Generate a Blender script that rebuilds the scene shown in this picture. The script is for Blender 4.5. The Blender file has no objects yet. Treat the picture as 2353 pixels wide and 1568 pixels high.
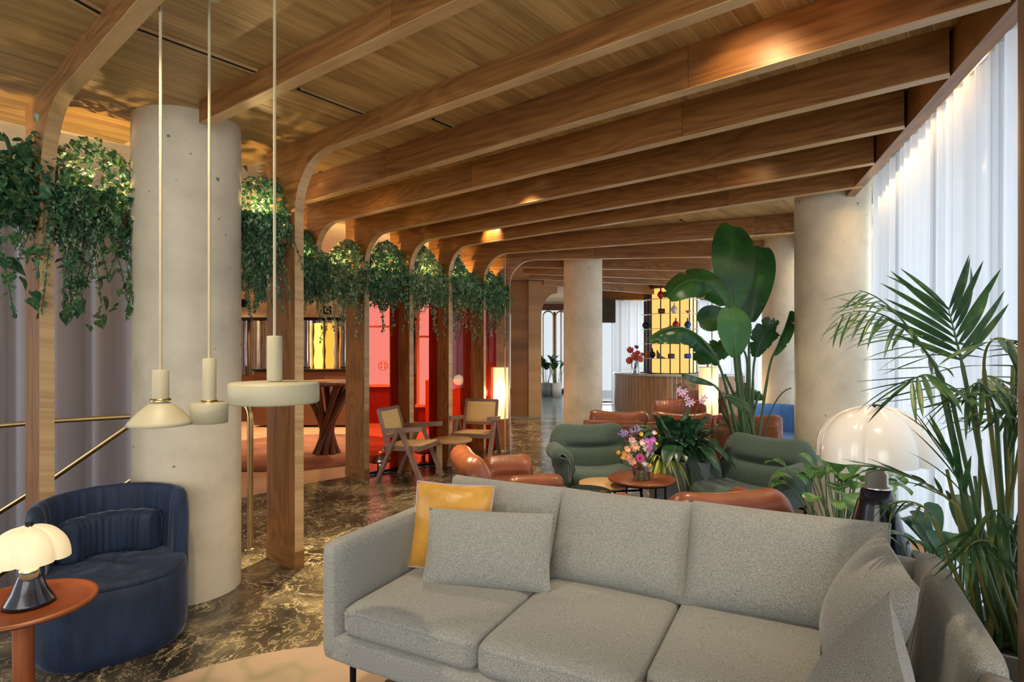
import bpy, bmesh, math, random
from mathutils import Vector, Matrix, Euler
random.seed(7)
PI = math.pi
scn = bpy.context.scene
COL = scn.collection

# ------------------------------------------------------------------ camera
FPX, CX, HY, EYE = 1331.0, 1176.5, 800.0, 1.5
cam_d = bpy.data.cameras.new('camera'); cam = bpy.data.objects.new('camera', cam_d); COL.objects.link(cam)
cam.location = (0, 0, EYE); cam.rotation_euler = (PI/2, 0, 0)
cam_d.sensor_width = 36; cam_d.lens = 36*FPX/2353.0
cam_d.shift_y = (HY-784.0)/2353.0
cam_d.clip_start = 0.05; cam_d.clip_end = 200
scn.camera = cam

# ------------------------------------------------------------------ world, lights, exposure
scn.view_settings.view_transform = 'Standard'; scn.view_settings.look = 'None'
scn.view_settings.gamma = 1; scn.view_settings.use_curve_mapping = False
scn.view_settings.exposure = 0.78
w = bpy.data.worlds.new('daylight'); scn.world = w; w.use_nodes = True
bg = w.node_tree.nodes['Background']; bg.inputs[0].default_value = (0.86, 0.93, 1.0, 1); bg.inputs[1].default_value = 0.55

def area(name, loc, target, sx, sy, power, col=(1, 1, 1)):
    l = bpy.data.lights.new(name, 'AREA'); l.shape = 'RECTANGLE'; l.size = sx; l.size_y = sy
    l.energy = power; l.color = col
    o = bpy.data.objects.new(name, l); COL.objects.link(o); o.location = loc
    d = Vector(target)-Vector(loc); o.rotation_euler = d.to_track_quat('-Z', 'Y').to_euler()
    return o
def point(name, loc, power, col=(1, .72, .42), r=0.03):
    l = bpy.data.lights.new(name, 'POINT'); l.energy = power; l.color = col; l.shadow_soft_size = r
    o = bpy.data.objects.new(name, l); COL.objects.link(o); o.location = loc; return o
def spot(name, loc, target, power, ang=70, blend=.6, col=(1, .78, .5), r=0.03):
    l = bpy.data.lights.new(name, 'SPOT'); l.energy = power; l.color = col; l.spot_size = math.radians(ang)
    l.spot_blend = blend; l.shadow_soft_size = r
    o = bpy.data.objects.new(name, l); COL.objects.link(o); o.location = loc
    d = Vector(target)-Vector(loc); o.rotation_euler = d.to_track_quat('-Z', 'Y').to_euler(); return o

WDIR = Vector((.33, .944, 0)).normalized()            # direction of the window wall
def wallx(y, off=0.0): return 2.06+.35*(y-2.72)+off   # x of the ceiling fascia line at depth y
# daylight outside the right-hand and back windows, plus added fill behind the camera
for ya, yb, pw in ((1.8, 5.0, 44), (5.3, 8.0, 56), (8.3, 14.5, 170)):
    ym = (ya+yb)/2; ln = (yb-ya)*1.06
    area('window_daylight', (wallx(ym, 1.15), ym-.3, 1.45), (wallx(ym, .1)-.0, ym+.07, 1.4), ln, 2.8, pw, (.80, .90, 1.0))
area('back_daylight', (4.4, 17.2, 1.5), (4.0, 12, 1.3), 4.6, 2.6, 85, (.86, .93, 1.0))
area('rear_fill_light', (-.5, -2.9, 2.2), (-.2, 3.5, 0.9), 5.5, 2.4, 92, (1.0, .95, .85))  # unseen fill light added behind the camera to lift the room
area('stair_area_light', (-7.2, 2.2, 1.6), (-4.5, 5.4, 1.2), 2.5, 2.5, 45, (.86, .9, 1.0))  # cool area light aimed across the stairwell at the grey drape

# ------------------------------------------------------------------ helpers
def UP(px, py, z):          # pixel on the plane of height z -> world
    d = FPX*(EYE-z)/(py-HY); return Vector(((px-CX)/FPX*d, d, z))
def AT(px, py, d):          # pixel at distance d -> world
    return Vector(((px-CX)/FPX*d, d, EYE-(py-HY)*d/FPX))

class M:
    def __init__(s): s.v = []; s.f = []; s.smooth = []
    def add(s, vs, fs, sm=False):
        n = len(s.v); s.v += [tuple(v) for v in vs]; s.f += [tuple(i+n for i in f) for f in fs]
        s.smooth += [sm]*len(fs); return s
    def box(s, c, size, rz=0, mat=None, bev=0):
        x, y, z = size[0]/2, size[1]/2, size[2]/2
        vs = [Vector((a*x, b*y, c_*z)) for a in (-1, 1) for b in (-1, 1) for c_ in (-1, 1)]
        R = mat if mat is not None else Matrix.Rotation(rz, 3, 'Z')
        vs = [R @ v + Vector(c) for v in vs]
        return s.add(vs, [(0, 1, 3, 2), (4, 6, 7, 5), (0, 4, 5, 1), (2, 3, 7, 6), (0, 2, 6, 4), (1, 5, 7, 3)])
    def bar(s, p, q, w, t, up=(0, 0, 1)):   # board from p to q, w across `up` side, t thick
        p, q = Vector(p), Vector(q); d = q-p; L = d.length; d.normalize()
        u = Vector(up); sx = d.cross(u)
        if sx.length < 1e-4: sx = d.cross(Vector((1, 0, 0)))
        sx.normalize(); u2 = sx.cross(d)
        R = Matrix((d, sx, u2)).transposed()
        return s.box((p+q)/2, (L, w, t), mat=R)
    def tube(s, pts, r, n=8, caps=True, closed=False):
        pts = [Vector(p) for p in pts]; m = len(pts)
        rs = r if isinstance(r, (list, tuple)) else [r]*m
        vs = []; prev = None
        for i, p in enumerate(pts):
            a = pts[max(i-1, 0)]; b = pts[min(i+1, m-1)]
            if closed: a = pts[i-1]; b = pts[(i+1) % m]
            d = (b-a).normalized()
            if prev is None: x = d.cross(Vector((0, 0, 1))) if abs(d.z) < .95 else d.cross(Vector((1, 0, 0)))
            else: x = prev-d*prev.dot(d)
            x.normalize(); prev = x; y = d.cross(x)
            vs += [p+(x*math.cos(2*PI*k/n)+y*math.sin(2*PI*k/n))*rs[i] for k in range(n)]
        fs = []
        for i in range(m if closed else m-1):
            j = (i+1) % m
            fs += [(i*n+k, i*n+(k+1) % n, j*n+(k+1) % n, j*n+k) for k in range(n)]
        s.add(vs, fs, True)
        if caps and not closed:
            s.add([vs[k] for k in range(n)][::-1], [tuple(range(n))]); s.add(vs[-n:], [tuple(range(n))])
        return s
    def lathe(s, prof, c=(0, 0, 0), n=32, rf=None, sm=True):
        vs = []
        for r, z in prof:
            for k in range(n):
                a = 2*PI*k/n; rr = r if rf is None else rf(r, z, a)
                zz = z if not isinstance(rr, tuple) else rr[1]; rr = rr[0] if isinstance(rr, tuple) else rr
                vs.append((c[0]+rr*math.cos(a), c[1]+rr*math.sin(a), c[2]+zz))
        fs = [(i*n+k, i*n+(k+1) % n, (i+1)*n+(k+1) % n, (i+1)*n+k) for i in range(len(prof)-1) for k in range(n)]
        return s.add(vs, fs, sm)
    def disc(s, r, z, c=(0, 0, 0), n=32):
        return s.add([(c[0]+r*math.cos(2*PI*k/n), c[1]+r*math.sin(2*PI*k/n), c[2]+z) for k in range(n)], [tuple(range(n))])
    def prism(s, poly, z0, z1):
        n = len(poly)
        s.add([(x, y, z0) for x, y in poly]+[(x, y, z1) for x, y in poly],
              [tuple(range(n))[::-1], tuple(range(n, 2*n))]+[(i, (i+1) % n, (i+1) % n+n, i+n) for i in range(n)])
        return s
    def slab(s, poly, org, ax, az, th):     # polygon in (t,z) plane spanned by ax & world z, thickness vector th
        n = len(poly); org = Vector(org); ax = Vector(ax); th = Vector(th)
        A = [org+ax*t+Vector((0, 0, z)) for t, z in poly]; B = [p+th for p in A]
        return s.add(A+B, [tuple(range(n))[::-1], tuple(range(n, 2*n))]+[(i, (i+1) % n, (i+1) % n+n, i+n) for i in range(n)])
    def grid(s, fn, nu, nv, sm=True, wrap=False):
        vs = [fn(i/nu, j/nv) for j in range(nv+1) for i in range(nu+(0 if wrap else 1))]
        m = nu if wrap else nu+1
        fs = [(j*m+i, j*m+(i+1) % m, (j+1)*m+(i+1) % m, (j+1)*m+i) for j in range(nv) for i in range(nu)]
        return s.add(vs, fs, sm)
    def soft(s, c, size, r, bulge=(0, 0, 0), n=8, mat=None, deform=None):
        c = Vector(c); h = Vector(size)/2; vs = {}; L = []; F = []
        def vid(p):
            k = tuple(round(q, 5) for q in p)
            if k not in vs:
                q = Vector(p); a = Vector([math.copysign(min(abs(q[i])**1.0, 1), q[i])*h[i] for i in range(3)])
                inner = Vector([max(-(h[i]-r), min(h[i]-r, a[i])) for i in range(3)])
                o = a-inner
                if o.length > 1e-6: o = o.normalized()*r
                b = inner+o
                for i in range(3):
                    j, k2 = (i+1) % 3, (i+2) % 3
                    b[i] += (bulge[i]*(1-q[j]**2)*(1-q[k2]**2))*q[i]
                if deform: b = deform(b)
                if mat is not None: b = mat @ b
                vs[k] = len(L); L.append(c+b)
            return vs[k]
        st = [-1, -1+min(.9, r/min(h)*.35)]
        ts = [-1+2*i/n for i in range(n+1)]
        for ax in range(3):
            for sgn in (-1, 1):
                for i in range(n):
                    for j in range(n):
                        q = []
                        for (a, b) in ((i, j), (i+1, j), (i+1, j+1), (i, j+1)):
                            p = [0, 0, 0]; p[ax] = sgn; p[(ax+1) % 3] = ts[a]; p[(ax+2) % 3] = ts[b]; q.append(vid(p))
                        F.append(tuple(q) if sgn > 0 else tuple(q[::-1]))
        return s.add(L, F, True)
    def ball(s, c, r, n=10, m=7, sc=(1, 1, 1)):
        c = Vector(c)
        return s.grid(lambda u, v: c+Vector((sc[0]*r*math.sin(PI*v)*math.cos(2*PI*u), sc[1]*r*math.sin(PI*v)*math.sin(2*PI*u), sc[2]*r*math.cos(PI*v))), n, m, True, True)
    def mesh(s, name, mt=None, grain=None):
        me = bpy.data.meshes.new(name); me.from_pydata([tuple(v) for v in s.v], [], s.f)
        me.polygons.foreach_set('use_smooth', s.smooth)
        if grain is not None:
            g = Vector(grain).normalized(); o1 = g.orthogonal().normalized(); o2 = g.cross(o1)
            uv = me.uv_layers.new(name='UVMap'); ru = random.random()*40; rv = random.random()*40
            co = [v.co for v in me.vertices]
            for lp in me.loops:
                p = co[lp.vertex_index]; uv.data[lp.index].uv = (p.dot(g)+ru, p.dot(o1)+p.dot(o2)+rv)
        if mt: me.materials.append(mt)
        me.update(); return me
    def obj(s, name, mt, parent=None, grain=None, loc=None):
        o = bpy.data.objects.new(name, s.mesh(name, mt, grain)); COL.objects.link(o)
        if parent: o.parent = parent
        if loc is not None: o.location = loc
        return o

def tag(o, label=None, cat=None, group=None, kind=None):
    if label: o['label'] = label
    if cat: o['category'] = cat
    if group: o['group'] = group
    if kind: o['kind'] = kind
    return o
def thing(name, label, cat, loc=(0, 0, 0), rz=0, group=None):
    o = bpy.data.objects.new(name, None); COL.objects.link(o); o.location = loc; o.rotation_euler = (0, 0, rz)
    o.empty_display_size = .1
    return tag(o, label, cat, group)
def bez(p, n=12):
    p = [Vector(q) for q in p]; out = []
    for i in range(n+1):
        t = i/n; q = p[:]
        while len(q) > 1: q = [q[k].lerp(q[k+1], t) for k in range(len(q)-1)]
        out.append(q[0])
    return out

# ------------------------------------------------------------------ materials
def new_mat(name):
    m = bpy.data.materials.new(name); m.use_nodes = True; nt = m.node_tree
    b = nt.nodes['Principled BSDF']; return m, nt, b
def plain(name, col, rough=.6, metal=0, emis=0, ecol=None, bump=0, bscale=60, sheen=0, spec=.5, coat=0, var=0, vscale=8):
    m, nt, b = new_mat(name)
    b.inputs['Base Color'].default_value = (*col, 1); b.inputs['Roughness'].default_value = rough
    b.inputs['Metallic'].default_value = metal; b.inputs['Specular IOR Level'].default_value = spec
    b.inputs['Coat Weight'].default_value = coat; b.inputs['Coat Roughness'].default_value = .1
    if sheen: b.inputs['Sheen Weight'].default_value = sheen; b.inputs['Sheen Roughness'].default_value = .35
    if emis: b.inputs['Emission Color'].default_value = (*(ecol or col), 1); b.inputs['Emission Strength'].default_value = emis
    tc = nt.nodes.new('ShaderNodeTexCoord')
    n = nt.nodes.new('ShaderNodeTexNoise'); n.inputs['Scale'].default_value = vscale; n.inputs['Detail'].default_value = 4
    nt.links.new(tc.outputs['Object'], n.inputs['Vector'])
    v = var or .12
    r = ramp(nt, n.outputs['Fac'], [(.3, tuple(c*(1-v) for c in col)), (.7, tuple(min(1, c*(1+v)) for c in col))])
    nt.links.new(r.outputs[0], b.inputs['Base Color'])
    if bump:
        n2 = nt.nodes.new('ShaderNodeTexNoise'); n2.inputs['Scale'].default_value = bscale; n2.inputs['Detail'].default_value = 3
        nt.links.new(tc.outputs['Object'], n2.inputs['Vector'])
        bp = nt.nodes.new('ShaderNodeBump'); bp.inputs['Strength'].default_value = bump; bp.inputs['Distance'].default_value = .01
        nt.links.new(n2.outputs['Fac'], bp.inputs['Height']); nt.links.new(bp.outputs[0], b.inputs['Normal'])
    return m
def ramp(nt, fac, stops, interp='LINEAR'):
    r = nt.nodes.new('ShaderNodeValToRGB'); r.color_ramp.interpolation = interp
    e = r.color_ramp.elements
    while len(e) < len(stops): e.new(.5)
    for i, (p, c) in enumerate(stops): e[i].position = p; e[i].color = (*c, 1)
    if fac is not None: nt.links.new(fac, r.inputs[0])
    return r
def mapping(nt, out, scale, rot=(0, 0, 0)):
    mp = nt.nodes.new('ShaderNodeMapping'); mp.inputs['Scale'].default_value = scale; mp.inputs['Rotation'].default_value = rot
    nt.links.new(out, mp.inputs['Vector']); return mp.outputs[0]
def wood(name, dark, light, rough=.42, fig=1.0):
    m, nt, b = new_mat(name)
    tc = nt.nodes.new('ShaderNodeTexCoord'); uv = tc.outputs['UV']
    def nz(scale, det, ro=.55, dist=0):
        n = nt.nodes.new('ShaderNodeTexNoise'); n.inputs['Scale'].default_value = 1.0; n.inputs['Detail'].default_value = det
        n.inputs['Roughness'].default_value = ro; n.inputs['Distortion'].default_value = dist
        nt.links.new(mapping(nt, uv, scale), n.inputs['Vector']); return n.outputs['Fac']
    def mth(op, a, k=None, c=None):
        x = nt.nodes.new('ShaderNodeMath'); x.operation = op; nt.links.new(a, x.inputs[0])
        if isinstance(k, (int, float)): x.inputs[1].default_value = k
        elif k is not None: nt.links.new(k, x.inputs[1])
        if c is not None: nt.links.new(c, x.inputs[2])
        return x.outputs[0]
    # cathedral figure: contour lines of a long stretched noise
    big = nz((.55, 2.6, 1), 1.5)
    ring = mth('SINE', mth('MULTIPLY', big, 95.0*fig))
    mid = nz((1.6, 26, 1), 4, .6, .4)
    fine = nz((5, 240, 1), 3)
    t = mth('MULTIPLY_ADD', ring, .055, mth('MULTIPLY_ADD', mid, .55, mth('MULTIPLY_ADD', fine, .25, mth('MULTIPLY', big, .25))))
    r = ramp(nt, t, [(.34, dark), (.70, light)])
    oi = nt.nodes.new('ShaderNodeObjectInfo')
    mr = nt.nodes.new('ShaderNodeMapRange'); mr.inputs['To Min'].default_value = .86; mr.inputs['To Max'].default_value = 1.12
    nt.links.new(oi.outputs['Random'], mr.inputs['Value'])
    hv = nt.nodes.new('ShaderNodeHueSaturation'); nt.links.new(r.outputs[0], hv.inputs['Color']); nt.links.new(mr.outputs[0], hv.inputs['Value'])
    nt.links.new(hv.outputs[0], b.inputs['Base Color'])
    b.inputs['Roughness'].default_value = rough
    bp = nt.nodes.new('ShaderNodeBump'); bp.inputs['Strength'].default_value = .12; bp.inputs['Distance'].default_value = .002
    nt.links.new(mid, bp.inputs['Height']); nt.links.new(bp.outputs[0], b.inputs['Normal'])
    return m
oak = wood('oak_veneer', (.15, .056, .014), (.40, .178, .050), .38)
oak_board = wood('oak_ceiling_board', (.29, .165, .048), (.62, .41, .155), .42, .35)
oak_light = wood('pale_and_lit_oak', (.40, .235, .095), (.68, .45, .22), .45, .35)  # real pale oak on tables; on rib edges it stands in for light
teak = wood('orange_teak', (.10, .022, .007), (.33, .092, .028), .35, .8)
walnut = wood('walnut', (.07, .024, .010), (.18, .07, .03), .4)
cane_wood = wood('brown_teak_frame', (.17, .085, .05), (.36, .21, .14), .5)

def marble():
    m, nt, b = new_mat('dark_brown_marble')
    tc = nt.nodes.new('ShaderNodeTexCoord')
    w1 = nt.nodes.new('ShaderNodeTexNoise'); w1.inputs['Scale'].default_value = 1.7; w1.inputs['Detail'].default_value = 5
    nt.links.new(tc.outputs['Object'], w1.inputs['Vector'])
    mx = nt.nodes.new('ShaderNodeVectorMath'); mx.operation = 'MULTIPLY_ADD'; mx.inputs[1].default_value = (.7, .7, .7)
    nt.links.new(w1.outputs['Color'], mx.inputs[0]); nt.links.new(tc.outputs['Object'], mx.inputs[2])
    def vein(scale, width, strength, det=6):
        n = nt.nodes.new('ShaderNodeTexNoise'); n.inputs['Scale'].default_value = scale; n.inputs['Detail'].default_value = det
        n.inputs['Roughness'].default_value = .62
        nt.links.new(mapping(nt, mx.outputs[0], (1, .55, 1), (0, 0, .5)), n.inputs['Vector'])
        s = nt.nodes.new('ShaderNodeMath'); s.operation = 'SUBTRACT'; s.inputs[1].default_value = .5; nt.links.new(n.outputs['Fac'], s.inputs[0])
        a = nt.nodes.new('ShaderNodeMath'); a.operation = 'ABSOLUTE'; nt.links.new(s.outputs[0], a.inputs[0])
        r = nt.nodes.new('ShaderNodeMapRange'); r.inputs['From Min'].default_value = 0; r.inputs['From Max'].default_value = width
        r.inputs['To Min'].default_value = strength; r.inputs['To Max'].default_value = 0; nt.links.new(a.outputs[0], r.inputs['Value'])
        p = nt.nodes.new('ShaderNodeMath'); p.operation = 'POWER'; p.inputs[1].default_value = 1.8; nt.links.new(r.outputs[0], p.inputs[0])
        return p.outputs[0]
    v1 = vein(3.6, .020, 1.0); v2 = vein(11.0, .030, .65)
    mx0 = nt.nodes.new('ShaderNodeMath'); mx0.operation = 'MAXIMUM'; nt.links.new(v1, mx0.inputs[0]); nt.links.new(v2, mx0.inputs[1])
    mk = nt.nodes.new('ShaderNodeTexNoise'); mk.inputs['Scale'].default_value = 1.4; mk.inputs['Detail'].default_value = 3; nt.links.new(tc.outputs['Object'], mk.inputs['Vector'])
    mkr = nt.nodes.new('ShaderNodeMapRange'); mkr.inputs['From Min'].default_value = .38; mkr.inputs['From Max'].default_value = .66; mkr.inputs['To Min'].default_value = .42; mkr.inputs['To Max'].default_value = 1.0
    nt.links.new(mk.outputs['Fac'], mkr.inputs['Value'])
    mm = nt.nodes.new('ShaderNodeMath'); mm.operation = 'MULTIPLY'; nt.links.new(mx0.outputs[0], mm.inputs[0]); nt.links.new(mkr.outputs[0], mm.inputs[1])
    n3 = nt.nodes.new('ShaderNodeTexNoise'); n3.inputs['Scale'].default_value = 2.2; n3.inputs['Detail'].default_value = 7; nt.links.new(mx.outputs[0], n3.inputs['Vector'])
    base = ramp(nt, n3.outputs['Fac'], [(.36, (.016, .015, .012)), (.5, (.065, .052, .033)), (.64, (.22, .175, .10))])
    mix = nt.nodes.new('ShaderNodeMix'); mix.data_type = 'RGBA'
    nt.links.new(mm.outputs[0], mix.inputs['Factor']); nt.links.new(base.outputs[0], mix.inputs['A']); mix.inputs['B'].default_value = (.80, .63, .36, 1)
    nt.links.new(mix.outputs['Result'], b.inputs['Base Color']); b.inputs['Roughness'].default_value = .2
    return m
MARBLE = marble()
def concrete(name, col, dark):
    m, nt, b = new_mat(name)
    tc = nt.nodes.new('ShaderNodeTexCoord')
    n = nt.nodes.new('ShaderNodeTexNoise'); n.inputs['Scale'].default_value = 2.2; n.inputs['Detail'].default_value = 8; n.inputs['Roughness'].default_value = .6
    nt.links.new(tc.outputs['Object'], n.inputs['Vector'])
    r = ramp(nt, n.outputs['Fac'], [(.32, tuple(c*.72 for c in col)), (.5, tuple(c*.93 for c in col)), (.68, tuple(min(1,c*1.08) for c in col))])
    vo = nt.nodes.new('ShaderNodeTexVoronoi'); vo.inputs['Scale'].default_value = 13; nt.links.new(tc.outputs['Object'], vo.inputs['Vector'])
    n2 = nt.nodes.new('ShaderNodeTexNoise'); n2.inputs['Scale'].default_value = 3.1; n2.inputs['Detail'].default_value = 6; nt.links.new(tc.outputs['Object'], n2.inputs['Vector'])
    ad = nt.nodes.new('ShaderNodeMath'); ad.operation = 'ADD'; nt.links.new(vo.outputs['Distance'], ad.inputs[0]); nt.links.new(n2.outputs['Fac'], ad.inputs[1])
    pit = ramp(nt, ad.outputs[0], [(.50, (1, 1, 1)), (.55, (0, 0, 0))])
    mix = nt.nodes.new('ShaderNodeMix'); mix.data_type = 'RGBA'
    nt.links.new(pit.outputs[0], mix.inputs['Factor']); nt.links.new(r.outputs[0], mix.inputs['A']); mix.inputs['B'].default_value = (*dark, 1)
    nt.links.new(mix.outputs['Result'], b.inputs['Base Color']); b.inputs['Roughness'].default_value = .45
    bp = nt.nodes.new('ShaderNodeBump'); bp.inputs['Strength'].default_value = .25; bp.inputs['Distance'].default_value = .006; bp.invert = True
    nt.links.new(pit.outputs[0], bp.inputs['Height']); nt.links.new(bp.outputs[0], b.inputs['Normal'])
    return m
CONC = concrete('pale_concrete', (.70, .62, .47), (.22, .21, .18))
CONC_D = concrete('brown_concrete', (.28, .17, .10), (.10, .07, .05))

def fabric(name, c1, c2, scale=260, rough=.95, sheen=.2, bump=.4):
    m, nt, b = new_mat(name)
    tc = nt.nodes.new('ShaderNodeTexCoord')
    n = nt.nodes.new('ShaderNodeTexNoise'); n.inputs['Scale'].default_value = scale; n.inputs['Detail'].default_value = 3; n.inputs['Roughness'].default_value = .7
    nt.links.new(mapping(nt, tc.outputs['Object'], (1, 1, .7)), n.inputs['Vector'])
    r = ramp(nt, n.outputs['Fac'], [(.36, c1), (.64, c2)])
    nt.links.new(r.outputs[0], b.inputs['Base Color']); b.inputs['Roughness'].default_value = rough
    b.inputs['Sheen Weight'].default_value = sheen; b.inputs['Sheen Roughness'].default_value = .4; b.inputs['Specular IOR Level'].default_value = .2
    bp = nt.nodes.new('ShaderNodeBump'); bp.inputs['Strength'].default_value = bump; bp.inputs['Distance'].default_value = .003
    nt.links.new(n.outputs['Fac'], bp.inputs['Height']); nt.links.new(bp.outputs[0], b.inputs['Normal'])
    return m
GREY = fabric('grey_wool', (.125, .128, .118), (.44, .44, .405), 400, bump=.10)
GREEN = fabric('green_wool', (.036, .058, .050), (.12, .165, .135), 300)
def velvet(name, col, lift):
    m, nt, b = new_mat(name)
    tc = nt.nodes.new('ShaderNodeTexCoord')
    n = nt.nodes.new('ShaderNodeTexNoise'); n.inputs['Scale'].default_value = 5; n.inputs['Detail'].default_value = 4
    nt.links.new(mapping(nt, tc.outputs['Object'], (3, 3, .8)), n.inputs['Vector'])
    r = ramp(nt, n.outputs['Fac'], [(.35, col), (.75, lift)])
    nt.links.new(r.outputs[0], b.inputs['Base Color']); b.inputs['Roughness'].default_value = .7
    b.inputs['Sheen Weight'].default_value = .5; b.inputs['Sheen Roughness'].default_value = .3; b.inputs['Sheen Tint'].default_value = (.55, .6, .75, 1)
    bp = nt.nodes.new('ShaderNodeBump'); bp.inputs['Strength'].default_value = .35; bp.inputs['Distance'].default_value = .02
    nt.links.new(n.outputs['Fac'], bp.inputs['Height']); nt.links.new(bp.outputs[0], b.inputs['Normal'])
    return m
BLUE = velvet('navy_velvet', (.005, .014, .042), (.012, .031, .082))
BLUE2 = velvet('bright_blue_wool', (.06, .18, .45), (.10, .26, .58))
LEATHER = plain('cognac_leather', (.25, .072, .027), .33, coat=.1, bump=.25, bscale=22, var=.22, vscale=5)
LEATHER_R = plain('red_leather', (.30, .05, .03), .4, bump=.2)
GOLD = plain('mustard_silk', (.56, .29, .045), .34, sheen=.4, bump=.8, bscale=11, var=.15)
PIPE = plain('lilac_piping', (.45, .36, .42), .6)
BLACK = plain('black_metal', (.012, .012, .014), .35, .6)
NAVYM = plain('dark_lacquered_metal', (.010, .011, .022), .22, .3, coat=.6)
BRASS = plain('brass', (.55, .38, .17), .28, 1)
CHROME = plain('chrome', (.62, .60, .58), .08, 1)
STEEL = plain('brushed_steel', (.62, .58, .52), .28, 1)
CASH = plain('cashmere_lacquer', (.43, .39, .26), .5, var=.04)
CORD = plain('cream_cord', (.50, .42, .27), .8)
WHITE_P = plain('opal_plastic', (.88, .86, .82), .15, coat=.6, var=.02)
PLAST = plain('cream_plaster', (.72, .55, .38), .8)
PLAST_L = plain('pale_plaster', (.78, .64, .44), .8)
POTG = plain('grey_pot', (.20, .225, .235), .55, bump=.1)
POTS = plain('sage_ribbed_pot', (.42, .44, .38), .6)
SOIL = plain('soil', (.03, .02, .014), .95, bump=.8, bscale=40)
CANE = plain('woven_cane', (.80, .55, .22), .6, bump=.7, bscale=160, var=.15, vscale=90)
REDM = plain('dark_red_panel', (.25, .03, .02), .35)
GREYF = plain('grey_stone_floor', (.20, .23, .23), .22, var=.2, vscale=1.5)
BEIGEF = plain('beige_stone_floor', (.60, .38, .24), .28, var=.12, vscale=2)
RUGT = plain('terracotta_rug', (.30, .12, .07), .95, bump=.5, var=.3, vscale=2.5)
LIGHT_BACK = plain('joint_light_backing', (.75, .58, .34), .7)  # pale tone stands in for light caught by the board bevels
SLOTM = plain('black_slot', (.008, .008, .008), .9)
def emit(name, col, s):
    m = bpy.data.materials.new(name); m.use_nodes = True; nt = m.node_tree; nt.nodes.clear()
    e = nt.nodes.new('ShaderNodeEmission'); e.inputs[0].default_value = (*col, 1); e.inputs[1].default_value = s
    o = nt.nodes.new('ShaderNodeOutputMaterial'); nt.links.new(e.outputs[0], o.inputs[0]); return m
LIT = emit('backlit_panel', (1.0, .56, .15), .72)
LIT_W = emit('backlit_cream_panel', (1.0, .78, .42), .72)
BULB = emit('lamp_bulb', (1, .75, .4), 12)
def shade_mat(name, col, es, ecol):
    m, nt, b = new_mat(name)
    b.inputs['Base Color'].default_value = (*col, 1); b.inputs['Roughness'].default_value = .5
    b.inputs['Emission Color'].default_value = (*ecol, 1); b.inputs['Emission Strength'].default_value = es
    return m
SHADE = shade_mat('lit_linen_shade', (.80, .68, .42), .40, (1, .72, .36))
SHADE_W = shade_mat('lit_opal_shade', (.72, .63, .44), .22, (1, .74, .42))
def leafm(name, stops, trans=.25, rough=.35, scale=2.5, spec=.5):
    m, nt, b = new_mat(name)
    tc = nt.nodes.new('ShaderNodeTexCoord'); n = nt.nodes.new('ShaderNodeTexNoise'); n.inputs['Scale'].default_value = scale; n.inputs['Detail'].default_value = 3
    nt.links.new(tc.outputs['Object'], n.inputs['Vector'])
    oi = nt.nodes.new('ShaderNodeObjectInfo'); ad = nt.nodes.new('ShaderNodeMath'); ad.operation = 'MULTIPLY_ADD'; ad.inputs[1].default_value = .25
    nt.links.new(oi.outputs['Random'], ad.inputs[0]); nt.links.new(n.outputs['Fac'], ad.inputs[2])
    sb = nt.nodes.new('ShaderNodeMath'); sb.operation = 'SUBTRACT'; sb.inputs[1].default_value = .12; nt.links.new(ad.outputs[0], sb.inputs[0])
    r = ramp(nt, sb.outputs[0], stops); nt.links.new(r.outputs[0], b.inputs['Base Color'])
    b.inputs['Roughness'].default_value = rough; b.inputs['Specular IOR Level'].default_value = spec
    t = nt.nodes.new('ShaderNodeBsdfTranslucent'); g = nt.nodes.new('ShaderNodeGamma'); g.inputs[1].default_value = .8
    nt.links.new(r.outputs[0], g.inputs[0]); nt.links.new(g.outputs[0], t.inputs[0])
    mx = nt.nodes.new('ShaderNodeMixShader'); mx.inputs[0].default_value = trans
    nt.links.new(b.outputs[0], mx.inputs[1]); nt.links.new(t.outputs[0], mx.inputs[2])
    nt.links.new(mx.outputs[0], nt.nodes['Material Output'].inputs[0]); return m
IVY = leafm('ivy_leaf', [(.3, (.03, .11, .06)), (.46, (.085, .25, .12)), (.57, (.19, .36, .21)), (.70, (.48, .56, .30))], .3, .38, 14)
POTHOS = leafm('pothos_leaf', [(.3, (.018, .07, .035)), (.52, (.055, .16, .07)), (.68, (.25, .36, .12))], .3, .3, 4)
STRE = leafm('strelitzia_leaf', [(.35, (.010, .06, .014)), (.6, (.03, .13, .022)), (.8, (.08, .20, .03))], .18, .3, 4)
PALM = leafm('palm_leaf', [(.35, (.012, .055, .020)), (.6, (.045, .13, .035)), (.8, (.22, .25, .04))], .25, .4, 3)
CALA = leafm('calathea_leaf', [(.38, (.010, .04, .018)), (.55, (.025, .085, .035)), (.7, (.10, .20, .11))], .15, .3, 18)
LIMEL = leafm('lime_leaf', [(.3, (.25, .38, .04)), (.7, (.55, .62, .12))], .35, .4)
STEM = plain('green_stalk', (.07, .14, .05), .4)
STEMY = plain('yellow_green_stalk', (.20, .21, .05), .45)
VINE = plain('brown_vine', (.06, .06, .025), .7)
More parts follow.
